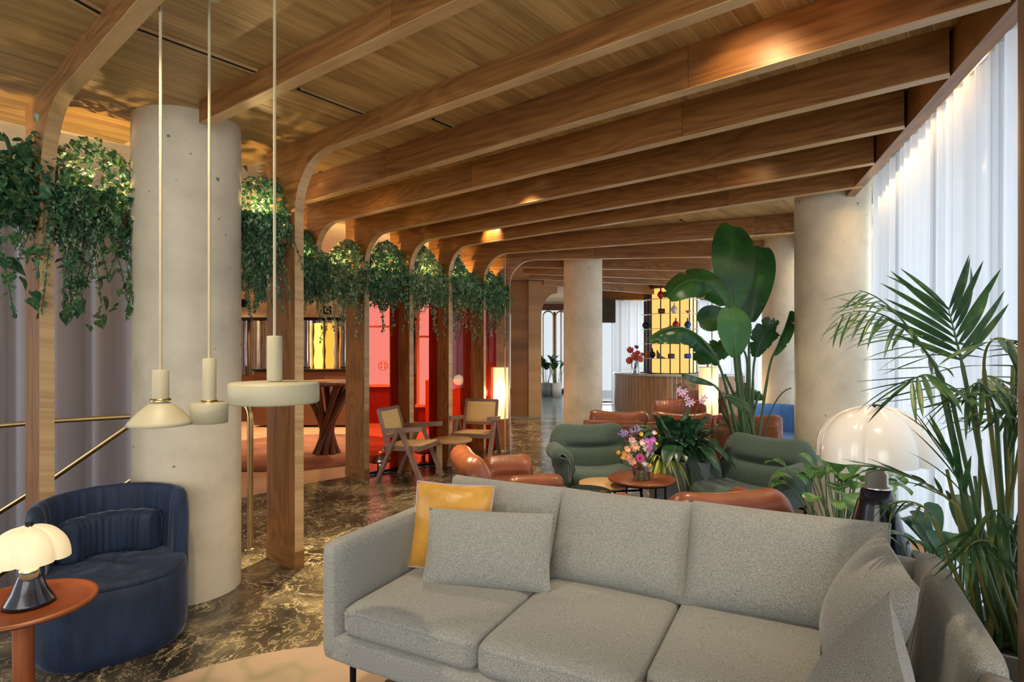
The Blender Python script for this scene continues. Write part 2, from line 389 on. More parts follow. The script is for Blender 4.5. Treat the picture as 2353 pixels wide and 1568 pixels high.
def sheer(name, col, transp, transl):
    m = bpy.data.materials.new(name); m.use_nodes = True; nt = m.node_tree; nt.nodes.clear()
    o = nt.nodes.new('ShaderNodeOutputMaterial'); d = nt.nodes.new('ShaderNodeBsdfDiffuse'); t = nt.nodes.new('ShaderNodeBsdfTranslucent')
    tr = nt.nodes.new('ShaderNodeBsdfTransparent'); d.inputs[0].default_value = (*col, 1); t.inputs[0].default_value = (*col, 1)
    m1 = nt.nodes.new('ShaderNodeMixShader'); m1.inputs[0].default_value = transl; nt.links.new(d.outputs[0], m1.inputs[1]); nt.links.new(t.outputs[0], m1.inputs[2])
    m2 = nt.nodes.new('ShaderNodeMixShader'); m2.inputs[0].default_value = transp; nt.links.new(m1.outputs[0], m2.inputs[1]); nt.links.new(tr.outputs[0], m2.inputs[2])
    nt.links.new(m2.outputs[0], o.inputs[0]); return m
SHEER = sheer('white_sheer_curtain', (.82, .85, .90), .12, .62)
DRAPE = sheer('grey_drape', (.33, .31, .33), .0, .15)
def glassm(name, col, refl=.8):
    m = bpy.data.materials.new(name); m.use_nodes = True; nt = m.node_tree; nt.nodes.clear()
    o = nt.nodes.new('ShaderNodeOutputMaterial'); g = nt.nodes.new('ShaderNodeBsdfGlossy'); t = nt.nodes.new('ShaderNodeBsdfTransparent')
    g.inputs['Roughness'].default_value = .03; t.inputs[0].default_value = (*col, 1)
    f = nt.nodes.new('ShaderNodeFresnel'); f.inputs[0].default_value = 1.45
    fm = nt.nodes.new('ShaderNodeMath'); fm.operation = 'MULTIPLY'; fm.inputs[1].default_value = refl; nt.links.new(f.outputs[0], fm.inputs[0])
    mx = nt.nodes.new('ShaderNodeMixShader'); nt.links.new(fm.outputs[0], mx.inputs[0]); nt.links.new(t.outputs[0], mx.inputs[1]); nt.links.new(g.outputs[0], mx.inputs[2])
    nt.links.new(mx.outputs[0], o.inputs[0]); return m
REDG = glassm('red_glass', (.90, .40, .31), .02)
CLEAR = glassm('clear_glass', (.985, .995, .99))

# ------------------------------------------------------------------ setting
E = Vector((-.773, .634, 0)).normalized(); W = Vector((.633, .774, 0)).normalized()
def struct(o): o['kind'] = 'structure'; return o
def poly_floor(name, pts, z, mt, th=.05):
    return struct(M().prism(pts, z-th, z).obj(name, mt))
poly_floor('floor', [(-6, -3), (1.2, -3), (1.5, 1.0), (5.9, 12.35), (-.30, 12.35), (-.30, 8.95), (-.78, 8.15), (-1.72, 6.95), (-2.30, 6.38), (-2.85, 5.6), (-2.85, 3.35), (-6, 3.35)], 0, MARBLE)
poly_floor('floor.001', [(-.30, 12.35), (5.9, 12.35), (7.2, 15.8), (4, 16.5), (4, 20.5), (-1, 20.5), (-1, 13.5)], 0, GREYF)
poly_floor('floor.002', [(-.30, 8.95), (-.30, 12.35), (-1, 13.5), (-9, 13.5), (-9, 7.2), (-3.4, 7.2), (-2.85, 5.6), (-2.30, 6.38), (-1.72, 6.95), (-.78, 8.15)], 0, BEIGEF)
# dark lower stair landing
poly_floor('floor.003', [(-9, 3.35), (-2.85, 3.35), (-2.85, 5.6), (-3.4, 7.2), (-9, 7.2)], -1.6, MARBLE)
struct(M().bar((-2.87, 3.35, -.82), (-2.87, 5.6, -.82), .04, 1.6).obj('trim_1', walnut, grain=(0, 1, 0)))
struct(M().bar((-9, 3.33, -.82), (-2.85, 3.33, -.82), .04, 1.6).obj('trim_2', walnut, grain=(1, 0, 0)))

ZB, ZC1, ZC2 = 2.775, 2.90, 2.985
# ceiling backing and boards
CPOLY = [(-3.9, .6), (-3.4, -1.5), (.9, -1.5), (wallx(1.4), 1.4), (wallx(15.2), 15.2), (2.3, 16.2), (1.9, 20), (-.6, 20), (-.5, 13), (-.35, 9.2), (-1.95, 7.1), (-2.35, 6.4), (-2.3, 5.3), (-1.95, 4.5), (-2.45, 4.1), (-3.1, 3.6)]
def interval(pt, d, poly):
    ts = []
    for i in range(len(poly)):
        a = Vector((*poly[i], 0)); b = Vector((*poly[(i+1) % len(poly)], 0)); e = b-a
        den = d.x*e.y-d.y*e.x
        if abs(den) < 1e-9: continue
        q = a-pt; t = (q.x*e.y-q.y*e.x)/den; u = (q.x*d.y-q.y*d.x)/den
        if 0 <= u < 1: ts.append(t)
    ts.sort(); return [(ts[i], ts[i+1]) for i in range(0, len(ts)-1, 2)]
ceil = struct(M().prism([(-4.2, -2), (wallx(-2, .6), -2), (wallx(16, .6), 16), (4, 21), (-1, 21), (-1, 9), (-2.6, 7.4), (-3.0, 5), (-3.3, 3.7), (-4.4, .6)], 3.06, 3.12).obj('ceiling', LIGHT_BACK))
BW = .098
wsplit = 2.16
k = 0; s = -3.0
while s < 12.5:
    o0 = E*s
    for (a, b) in interval(o0, W, CPOLY):
        segs = []
        if a < wsplit: segs.append((a, min(b, wsplit), ZC1))
        if b > wsplit: segs.append((max(a, wsplit), b, ZC2))
        for (ta, tb, zc) in segs:
            if tb-ta < .05: continue
            k += 1
            c = o0+W*(ta+tb)/2
            m = M().bar((c-W*(tb-ta)/2)+Vector((0, 0, zc+.006)), (c+W*(tb-ta)/2)+Vector((0, 0, zc+.006)), BW-.005, .012)
            m.obj('plank', oak_board, ceil, grain=W)
    s += BW
# pale backing right above the boards, imitating light on their bevelled joints
lowb = [(-4.1, -1.6), (.95, -1.6)]
p1 = W*wsplit+E*(-1.2); p2 = W*wsplit+E*4.1
M().prism([(-4.0, .6), (-3.5, -1.6), (1.0, -1.6), (p1.x, p1.y), (-2.05, 4.45), (-2.5, 4.15), (-3.15, 3.6)], ZC1+.002, ZC1+.02).obj('backing', LIGHT_BACK, ceil)
M().prism([(p1.x, p1.y), (wallx(15.4), 15.4), (2.3, 16.3), (1.9, 20), (-.6, 20), (-.45, 9.2), (-2.05, 7.1), (-2.4, 6.4), (-2.4, 5.3), (-2.05, 4.45)], ZC2+.002, ZC2+.02).obj('backing', LIGHT_BACK, ceil)
# black slot diffusers
for i, (a, b, z) in enumerate((((150, -18), (236, 30), ZC1), ((310, 60), (612, 172), ZC1), ((685, 203), (855, 268), ZC1), ((995, 272), (1040, 291), ZC2), ((1563, 504), (1585, 514), ZC2))):
    A = UP(a[0], a[1], z); B = UP(b[0], b[1], z)
    t = thing('slot_vent', ['black slot vent at the far left of the ceiling beside the first rib', 'longest black slot vent in the plank ceiling behind the pendant cords',
        'black slot vent right of the tallest pendant cord', 'short black slot vent just above the first deep rib', 'tiny black slot vent far back between the ribs'][i], 'vent', ((A+B)/2))
    A = A-t.location; B = B-t.location
    d = (B-A).normalized(); n = Vector((-d.y, d.x, 0))
    M().bar(A+Vector((0, 0, -.002)), B+Vector((0, 0, -.002)), .03, .006).obj('slot', SLOTM, t)
    for sg in (-1, 1):
        M().bar(A+n*sg*.02+Vector((0, 0, -.005)), B+n*sg*.02+Vector((0, 0, -.005)), .008, .012).obj('flange', oak_light, t, grain=d)

# cream ceiling above the reception + walls
struct(M().prism([(-9.5, 2.0), (-3.3, 2.9), (-3.0, 3.6), (-2.2, 4.6), (-2.5, 6.4), (-.4, 9.2), (-.4, 13.6), (-9.5, 13.6)], 3.0, 3.05).obj('ceiling.001', PLAST_L))
struct(M().box((-4.93, 12.1, 1.5), (9.3, .15, 3.0)).obj('wall_reception', PLAST))
struct(M().box((-.33, 12.35, 1.5), (.1, .65, 3.0)).obj('wall_corner', oak, grain=(0, 0, 1)))
struct(M().box((-9.3, 7.6, .8), (.15, 12, 4.6)).obj('wall_left', PLAST))
struct(M().bar((wallx(-3, 2.2), -3, 1.5), (wallx(16, 2.2), 16, 1.5), .1, .01).obj('trim_3', STEEL))

# concrete columns
def column(x, y, r, label, mt=CONC, z1=3.05):
    t = thing('concrete_column', label, 'column', (x, y, 0))
    M().lathe([(r, 0), (r, .9), (r, 1.8), (r, z1)], n=64).obj('shaft', mt, t)
    m = M()
    return t
column(-2.03, 3.63, .303, 'round pale concrete column behind the pendant lamps and the blue armchair')
column(1.12, 9.15, .303, 'slim round concrete column in the middle of the room, left of the counter')
column(2.86, 5.18, .303, 'round concrete column at the window behind the white dome lamp')
column(3.78, 8.0, .303, 'round concrete column farther back behind the tall banana-leaf plant')
column(1.66, 1.476, .28, 'dark brown column edge at the right border of the photo', CONC_D)

# ribs
WOOD_LABELS = {}
def rib(pa, pb, xend, r, label, post=True, zc=ZC2, postlen=.36, th=.065, joints=(1.1, 2.6), zpost=0.0, arch=True, right=None, boardmat=oak, z0=ZB):
    A = UP(pa[0], pa[1], z0); B = UP(pb[0], pb[1], z0)
    e = (B-A); e.z = 0; e.normalize()
    q = (xend-CX)/FPX
    t = (q*A.y-A.x)/(e.x-q*e.y)
    I = A+e*t; I.z = 0                     # inner face of post, far side
    L = t+(right or 0)
    perp = Vector((e.y, -e.x, 0))
    if perp.y > 0: perp = -perp            # towards the camera
    thv = perp*th
    T = thing('arched_rib', label, 'rib', I)
    ax = -e
    mats = boardmat
    zt = zc+.012
    g = .0012
    start = 0
    if arch:
        arc = []
        n = 10
        for i in range(n+1):
            a = PI/2*i/n
            arc.append((r-r*math.cos(a)**.9 if False else r*(1-math.cos(a)), z0-r+r*math.sin(a)))
        zlow = z0-r-.02
        jt = joints[0]
        poly = [(-postlen, zlow+g), (0, zlow+g)]+arc+[(jt-g, z0), (jt-g, zt), (-postlen, zt)]
        M().slab(poly, (0, 0, 0), ax, None, thv).obj('arch', mats, T, grain=ax)
        if zlow-zpost > .02:
            M().slab([(-postlen, zpost), (0, zpost), (0, zlow-g), (-postlen, zlow-g)], (0, 0, 0), ax, None, thv).obj('post', mats, T, grain=(0, 0, 1))
        if post:
            pl = M(); pl.slab([(-postlen-.004, 0), (.004, 0), (.004, .12), (-postlen-.004, .12)], -perp*.004, ax, None, perp*(th+.008)); pl.obj('plinth', mats, T, grain=ax)
        # inner face: paler strip follows below, its tone standing in for light
        start = jt
    prev = start
    for j in list(joints[1 if arch else 0:])+[L]:
        j = min(j, L)
        if j-prev < .05: continue
        M().slab([(prev+g, z0), (j-g, z0), (j-g, zt), (prev+g, zt)], (0, 0, 0), ax, None, thv).obj('beam', mats, T, grain=ax)
        prev = j
    # strip on underside & inner edge, paler oak standing in for light there
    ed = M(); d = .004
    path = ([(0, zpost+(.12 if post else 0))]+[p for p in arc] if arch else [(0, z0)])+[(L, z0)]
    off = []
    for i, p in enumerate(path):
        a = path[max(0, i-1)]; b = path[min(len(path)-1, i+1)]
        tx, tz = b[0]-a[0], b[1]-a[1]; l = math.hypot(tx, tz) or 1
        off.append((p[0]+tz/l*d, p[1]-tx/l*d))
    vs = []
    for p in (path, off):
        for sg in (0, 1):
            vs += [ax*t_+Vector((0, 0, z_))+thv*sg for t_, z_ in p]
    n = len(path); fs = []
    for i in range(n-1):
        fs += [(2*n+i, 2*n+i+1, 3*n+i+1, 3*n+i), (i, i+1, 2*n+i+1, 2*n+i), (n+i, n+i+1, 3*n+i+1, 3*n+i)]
    ed.add(vs, fs); ed.obj('lit_edge_strip', oak_light, T, grain=ax)
    return T, I, e, perp, L
ROW = {}
def R_(key, *a, **k): ROW[key] = rib(*a, **k)
# first rib (left)
Im = Vector((-2.53, 3.2, 0)); A0 = UP(367, 10, ZB)
def px_of(p): return (CX+FPX*p.x/p.y, HY-FPX*(p.z-EYE)/p.y)
pm = px_of(Vector((Im.x, Im.y, ZB)))
R_(-1, (367, 10), pm, 125, .42, 'leftmost arched oak rib, its post behind the blue armchair', zc=ZC1, right=1.8, joints=(.9, 2.0))
R_(0, (1112, 0), (505, 280), 484, .01, 'oak ceiling rib that ends against the big pale column', post=False, zc=ZC1, arch=False, right=1.0, joints=(1.6, 3.0))
R_(1, (1741, 0), (1300, 157), 697, .36, 'arched oak rib on the nearest full post beside the disc pendant', zc=ZC1, right=.9, joints=(.9, 2.9))
R_(2, (2322, 2), (1300, 297.5), 655, .36, 'arched deep oak rib dying into ivy behind the nearest post', post=False, zpost=2.30, joints=(1.55, 3.9))
R_(3, (2184, 177), (1300, 387), 735, .34, 'arched oak rib without post, curving into ivy over the reception opening', post=False, zpost=2.30, joints=(2.25, 4.0))
R_(4, (2081, 295), (1300, 452), 848, .34, 'arched oak rib and wide post just left of the red glass', joints=(2.1, 3.9))
R_(5, (2011, 378), (1300, 499), 950, .34, 'arched oak rib and post behind the nearer cane chair', joints=(1.9, 3.7))
R_(6, (1985, 430), (1300, 532), 1039, .34, 'arched oak rib and post left of the farther cane chair', joints=(1.6, 3.5))
R_(7, (1900, 530.5), (1300, 573.6), 1116, .36, 'arched oak rib and post behind the farther cane chair', joints=(1.4, 3.4))
R_(8, (2000, 585), (1300, 597), 1172, .36, 'arched oak rib and post beside the lit cylinder floor lamp', joints=(1.2, 3.4))
def far_rib(pa, pb, label, drop=None):
    A = UP(pa[0], pa[1], ZB); B = UP(pb[0], pb[1], ZB)
    T = thing('ceiling_rib', label, 'rib', (B.x, B.y, 0))
    d = (A-B); d.z = 0; L = d.length; d.normalize(); perp = Vector((d.y, -d.x, 0))
    if perp.y > 0: perp = -perp
    prev = 0
    for j in (L*.33, L*.7, L):
        M().slab([(prev+.001, ZB), (j-.001, ZB), (j-.001, ZC2+.01), (prev+.001, ZC2+.01)], (0, 0, 0), d, None, perp*.065).obj('beam', oak, T, grain=d); prev = j
    M().slab([(0, ZB-.005), (L, ZB-.005), (L, ZB), (0, ZB)], (0, 0, 0), d, None, perp*.065).obj('lit_edge_strip', oak_light, T, grain=d)  # paler oak in place of light on the rib underside
far_rib((2000, 632), (1196, 615), 'plain oak ceiling rib running behind the slim column, nearest of the far ones')
far_rib((1900, 656), (1200, 630), 'second far oak ceiling rib behind the slim column')
far_rib((1800, 668), (1215, 642), 'third far oak ceiling rib, above the lit display tower')
far_rib((1700, 694), (1245, 655), 'farthest oak ceiling rib just above the back curtain')

# wide far post pair with flared top
t = thing('wide_post', 'wide flared oak pier at the far end of the post row', 'pier', (.33, 12.65, 0))
def flare(x0, x1, y0, y1, fl, fr, mt, nm):
    poly = []
    n = 6; r = .5
    pts = [(x0, 0), (x1, 0)]
    pts += [(x1+fr*(1-math.cos(PI/2*i/n)), 2.2+.5*math.sin(PI/2*i/n)) for i in range(n+1)]
    pts += [(x0-fl*(1-math.cos(PI/2*(n-i)/n)), 2.2+.5*math.sin(PI/2*(n-i)/n)) for i in range(n+1)]
    pts.insert(n+3, (x1+fr, 2.97)); pts.insert(n+4, (x0-fl, 2.97))
    M().slab(pts, (0, y0, 0), (1, 0, 0), None, (0, y1-y0, 0)).obj(nm, mt, t, grain=(0, 0, 1))
flare(-.36, .03, .05, .3, .35, 0, oak, 'left_panel')
flare(.032, .31, 0, .3, 0, .35, oak_light, 'right_panel')

# ---- fascia along the window (curtain box) with warm cove light
y0, y1 = 1.2, 15.2
struct(M().bar((wallx(y0, .035), y0, (ZB+3.0)/2), (wallx(y1, .035), y1, (ZB+3.0)/2), .07, .225+.0).obj('trim_4', oak, grain=WDIR))
struct(M().bar((wallx(y0, .42), y0, 3.0), (wallx(y1, .42), y1, 3.0), .75, .03).obj('ceiling.002', PLAST_L))
for (a, b) in ((1.9, 4.8), (5.6, 7.6), (8.4, 12)):
    l = area('cove_light', (wallx((a+b)/2, .15), (a+b)/2, 2.93), (wallx((a+b)/2, .22), (a+b)/2, 0), (b-a), .05, 7*(b-a)/3, (1, .66, .30))
    l.rotation_euler = (0, math.radians(8), math.atan2(WDIR.y, WDIR.x))

# ---- window wall outside: mullions and glass
def curtain(name, p0, p1, z0, z1, label, mt, amp=.045, wl=.13, jit=.5, seed=1):
    rnd = random.Random(seed); p0 = Vector((*p0, 0)); p1 = Vector((*p1, 0)); L = (p1-p0).length; d = (p1-p0)/L; n = Vector((-d.y, d.x, 0))
    pts = []; s = 0; ph = 0
    while s < L:
        for q in range(8):
            a = amp*(math.sin(2*PI*q/8))*(1+.25*math.sin(ph*1.7)); pts.append((s+wl*q/8*(1+.3*math.sin(ph)), a))
        s += wl*(1+jit*(rnd.random()-.5)); ph += 1
    pts.sort(); zs = [z0, z0+.02, (z0+z1)/2, z1]
    vs = []
    for j, z in enumerate(zs):
        k_ = [1.12, 1.1, 1.0, .8][j]
        for (s_, a) in pts: vs.append(p0+d*s_+n*a*k_+Vector((0, 0, z)))
    m = len(pts); fs = [(j*m+i, j*m+i+1, (j+1)*m+i+1, (j+1)*m+i) for j in range(3) for i in range(m-1)]
    t = thing('curtain', label, 'curtain', p0); mm = M(); mm.add([Vector(v)-p0 for v in vs], fs, True); mm.obj('drape', mt, t)
    M().bar((0, 0, z1+.012), (p1-p0)+Vector((0, 0, z1+.012)), .03, .02).obj('track', STEEL, t)
    return t
curtain('curtain', (wallx(1.72, .24), 1.72), (wallx(4.86, .24), 4.86), .015, 2.93, 'tall white sheer curtain at the right window behind the palm', SHEER, amp=.03, wl=.12, seed=3)
curtain('curtain', (wallx(5.55, .24), 5.55), (wallx(7.6, .24), 7.6), .015, 2.93, 'white sheer curtain between the two window columns', SHEER, amp=.03, wl=.12, seed=4)
curtain('curtain', (wallx(8.5, .24), 8.5), (wallx(14.6, .24), 14.6), .015, 2.93, 'white sheer curtain along the far right windows', SHEER, amp=.03, wl=.12, seed=5)
curtain('curtain', (2.62, 15.25), (6.2, 15.25), .015, 2.75, 'white pleated curtain at the back wall behind the display tower', SHEER, amp=.06, wl=.2, seed=6)
curtain('curtain', (-8.4, 5.0), (-3.35, 6.35), -1.58, 2.9, 'grey floor-length drape behind the brass stair rails', DRAPE, amp=.10, wl=.34, jit=.6, seed=8)
def window(n, p0, p1, z0, z1, nx, fr=STEEL, bar=.05):
    p0 = Vector((*p0, 0)); p1 = Vector((*p1, 0)); d = (p1-p0)
    W0 = M(); W0.bar(p0+Vector((0, 0, z0)), p1+Vector((0, 0, z0)), bar, bar); W0.bar(p0+Vector((0, 0, z1)), p1+Vector((0, 0, z1)), bar, bar)
    o = struct(W0.obj('window_%d' % n, fr))
    for i in range(nx+1):
        q = p0+d*i/nx; M().bar(q+Vector((0, 0, z0)), q+Vector((0, 0, z1)), bar, bar, up=(d.x, d.y, 0)).obj('mullion', fr, o)
    for i in range(nx):
        a = p0+d*(i+.02)/nx; b = p0+d*(i+.98)/nx; z = (z0+z1)/2
        M().bar(a+Vector((0, 0, z)), b+Vector((0, 0, z)), .008, (z1-z0)-bar).obj('pane', CLEAR, o)
    return o
window(1, (wallx(1.5, .48), 1.5), (wallx(15, .48), 15), .05, 2.95, 9)
window(2, (1.9, 15.6), (6.9, 15.6), .05, 2.75, 5)
struct(M().box((2.38, 15.2, 2.47), (.62, .3, .62)).obj('trim_5', plain('charcoal_box', (.06, .055, .05), .6)))
struct(M().box((1.98, 15.3, 1.4), (.1, .3, 2.8)).obj('trim_6', oak, grain=(0, 0, 1)))
struct(M().box((4.4, 15.42, 2.9), (5.2, .3, .26)).obj('wall_back', oak, grain=(1, 0, 0)))
struct(M().box((1.2, 19.35, .06), (3.2, .2, .12)).obj('baseboard_back', BLACK))
# far arched window screen at the corridor end
t = thing('arched_screen', 'distant screen of slim arched brass-edged window frames at the corridor end', 'screen', (1.2, 19.2, 0))
for i in range(4):
    xc = .35+i*.42-.6+.25
    m = M(); outer = []
    pts = [(-.17, 0), (-.17, 2.45)]+[(-.17*math.cos(a*PI/8), 2.45+.17*math.sin(a*PI/8)) for a in range(1, 8)]+[(.17, 2.45), (.17, 0)]
    m.tube([(xc+a, 0, b+.1) for a, b in pts], .028, 6); m.obj('arch_frame', BRASS, t)
    M().box((xc+.21, .02, 1.35), (.07, .06, 2.7)).obj('upright', walnut, t, grain=(0, 0, 1))
M().box((.2, .05, 2.86), (3.2, .1, .22)).obj('header', walnut, t, grain=(1, 0, 0))
window(3, (-.2, 19.7), (2.6, 19.7), .1, 2.8, 3)

# ---- reception: fluted mirror wall, desks, sign, table
t = thing('mirror_fluting', 'wavy mirrored metal fluting along the reception wall', 'wall panel', (-3.9, 11.95, 0))
for i in range(22):
    x = -2.9+i*.26
    r = .12+.03*math.sin(i*2.1)
    m = M().lathe([(r, .95), (r*1.05, 1.3), (r*.93, 1.7), (r, 2.06)], (x, -r*.3, 0), 14)
    m.obj('flute', CHROME if i % 3 else STEEL, t)
M().box((-.1, -.02, 2.1), (6.2, .25, .05)).obj('rail', BLACK, t)
M().box((-.1, -.04, .47), (6.2, .2, .94)).obj('lower_panel', walnut, t, grain=(1, 0, 0))
def glow_panel(x, label, col):
    t = thing('glowing_panel', label, 'lamp', (x, 11.66, 0))
    M().soft((0, .1, 1.53), (.17, .05, .95), .02, n=5, deform=lambda b: Vector((b.x*(1+.12*math.sin(b.z*14)), b.y, b.z))).obj('glass', col, t)
    M().box((0, .01, 1.02), (.3, .09, .05)).obj('base', BLACK, t)
glow_panel(-3.93, 'glowing yellow panel in the reception seen left of the first wide post', emit('amber_glow', (1, .62, .10), 1.3))
glow_panel(-3.70, 'glowing orange panel in the reception, right of the yellow one', emit('orange_glow', (1, .33, .04), 1.0))
t = thing('reception_desk', 'dark brown reception desk below the glowing panels', 'desk', (-4.0, 11.2, 0))
for i in range(4):
    M().box((-.66+i*.44, 0, .55), (.435, .5, 1.02)).obj('front_panel', walnut, t, grain=(0, 0, 1))
M().box((0, 0, 1.08), (1.8, .56, .03)).obj('top', BLACK, t)
t = thing('sign', 'small black square wall sign with a white letter C', 'sign', AT(752, 713, 12.0))
M().box((0, 0, 0), (.16, .02, .16)).obj('plate', BLACK, t)
def text(s, size, loc, mt, parent, rot=(PI/2, 0, 0), ext=.004):
    c = bpy.data.curves.new('letter', 'FONT'); c.body = s; c.size = size; c.align_x = 'CENTER'; c.align_y = 'CENTER'; c.extrude = ext; c.offset = .002
    c.materials.append(mt); tmp = bpy.data.objects.new('letter', c); COL.objects.link(tmp); dg = bpy.context.evaluated_depsgraph_get(); me = bpy.data.meshes.new_from_object(tmp.evaluated_get(dg)); bpy.data.objects.remove(tmp); o = bpy.data.objects.new('letter', me); COL.objects.link(o); o.location = loc; o.rotation_euler = rot; o.parent = parent; return o
WHT = plain('white_paint', (.85, .82, .75), .6)
text('C', .15, (0, -.014, 0), WHT, t)
t = thing('sign', 'small black wall sign half hidden by the big column', 'sign', AT(562, 697, 12.0)); M().box((0, 0, 0), (.12, .02, .16)).obj('plate', BLACK, t)
t = thing('reception_table', 'high round table on a twisted dark driftwood base in the reception', 'table', (-2.62, 8.2, 0))
M().lathe([(.001, .98), (.50, .98), (.52, 1.0), (.50, 1.03), (.001, 1.03)], n=32).obj('tabletop', walnut, t, grain=(1, 0, 0))
for i in range(9):
    a = 2*PI*i/9
    pts = bez([(.16*math.cos(a), .16*math.sin(a), 0), (.02*math.cos(a+1), .05*math.sin(a+1), .3), (.10*math.cos(a+1.5), .1*math.sin(a+1.5), .6), (.38*math.cos(a+1.9), .38*math.sin(a+1.9), .985)], 8)
    M().tube(pts, [.045, .04, .038, .038, .04, .042, .045, .048, .05], 6).obj('root', walnut, t, grain=(0, 0, 1))
tag(M().lathe([(.001, .0), (1.5, 0), (1.5, .012), (.001, .012)], (-3.1, 8.5, 0.001), 48).obj('round_rug', RUGT), 'large round terracotta rug on the pale reception floor', 'rug')
# backlit window in reception behind red glass
def lit_window(x, y, z0, z1, wd, label):
    t = thing('bright_window', label, 'window', (x, y, 0))
    M().box((0, 0, (z0+z1)/2), (wd, .02, z1-z0)).obj('pane', emit('daylit_window_pane', (.62, .78, 1.0), 1.1), t)
    for sg in (-1, 1): M().box((sg*wd/2, -.02, (z0+z1)/2), (.05, .05, z1-z0+.05)).obj('frame', PLAST_L, t)
    M().box((0, -.02, (z0+z1)/2+.3), (wd, .04, .04)).obj('crossbar', PLAST_L, t)
    M().box((0, -.02, z0), (wd+.1, .1, .05)).obj('sill', PLAST_L, t)
    M().box((0, .05, (z0-.025)/2), (wd, .12, z0-.025)).obj('apron', REDM, t)
    return t
t = lit_window(-2.66, 11.55, .75, 2.5, .5, 'bright tall window glimpsed through the red glass right of the first wide post')
m = M(); m.tube([(.1+.09*math.cos(2*PI*i/16), -.05, 1.15+.09*math.sin(2*PI*i/16)) for i in range(16)], .012, 6, closed=True)
for dx in (-.035, .035): m.box((.1+dx, -.05, 1.15), (.015, .01, .14))
for dz in (-.03, .03): m.box((.1, -.05, 1.15+dz), (.14, .01, .015))
m.obj('emblem', WHT, t)
lit_window(-1.66, 11.55, .35, 2.5, .42, 'bright pinkish window glimpsed through the second red glass gap')
# room behind the red glass
M0 = M().box((-1.35, 11.95, 1.5), (.5, .1, 3.0)); struct(M0.obj('wall_red', REDM))
tag(M().box((-1.0, 10.9, .45), (1.2, .4, .9)).obj('low_cabinet', plain('orange_lacquer', (.55, .14, .03), .4)), 'low orange cabinet behind the red glass', 'cabinet')
# red glass panes between posts
keys = [4, 5, 6, 7, 8]
ords = ['first', 'second', 'third', 'fourth']
plc = ['beside the small chrome lamp', 'behind the nearer cane chair', 'left of the farther cane chair', 'behind the lit cylinder lamp']
for i in range(4):
    a = ROW[keys[i]]; b = ROW[keys[i+1]]
    pa = a[1]+a[2]*.2; pb = b[1]+b[2]*.2+b[3]*.07
    t = thing('red_glass_panel', ords[i]+' red glass panel from the left, '+plc[i], 'glass panel', (pa+pb)/2)
    c = (pa+pb)/2
    M().bar(pa-c+Vector((0, 0, 1.16)), pb-c+Vector((0, 0, 1.16)), .012, 2.28).obj('pane', REDG, t)
    for z in (.02, 2.31): M().bar(pa-c+Vector((0, 0, z)), pb-c+Vector((0, 0, z)), .03, .03).obj('channel', BLACK, t)

# ------------------------------------------------------------------ planter shelves and trailing ivy
def leafmesh(kind, L=1.0):
    m = M()
    if kind == 0:      # ivy: pointed, folded
        o = [(0, 0, 0), (.38, .18, .06), (.30, .55, .07), (0, 1, -.12), (-.30, .55, .07), (-.38, .18, .06), (0, .45, -.03)]
        f = [(0, 1, 6), (1, 2, 6), (2, 3, 6), (3, 4, 6), (4, 5, 6), (5, 0, 6)]
    elif kind == 1:    # heart (pothos)
        o = [(0, .08, 0), (.28, -.04, .05), (.45, .22, .08), (.34, .6, .04), (0, 1.05, -.18), (-.34, .6, .04), (-.45, .22, .08), (-.28, -.04, .05), (0, .4, -.04)]
        f = [(i, i+1, 8) for i in range(7)]+[(7, 0, 8)]
    else:              # small oval
        o = [(0, 0, 0), (.28, .35, .05), (.2, .8, .02), (0, 1, -.05), (-.2, .8, .02), (-.28, .35, .05)]
        f = [(0, 1, 5), (1, 2, 4, 5), (2, 3, 4)]
    return o, f
def rand_rot(rnd, droop=.6):
    # leaf pointing outwards/downwards
    yaw = rnd.uniform(0, 2*PI); pitch = -rnd.uniform(.1, 1.25)*droop*1.3
    return Matrix.Rotation(yaw, 3, 'Z') @ Matrix.Rotation(pitch, 3, 'X') @ Matrix.Rotation(rnd.uniform(-.7, .7), 3, 'Y')
def foliage(mm, rnd, p, size, kind, droop=.8):
    o, f = leafmesh(kind); R = rand_rot(rnd, droop)
    mm.add([p+R @ (Vector(v)*size) for v in o], f)
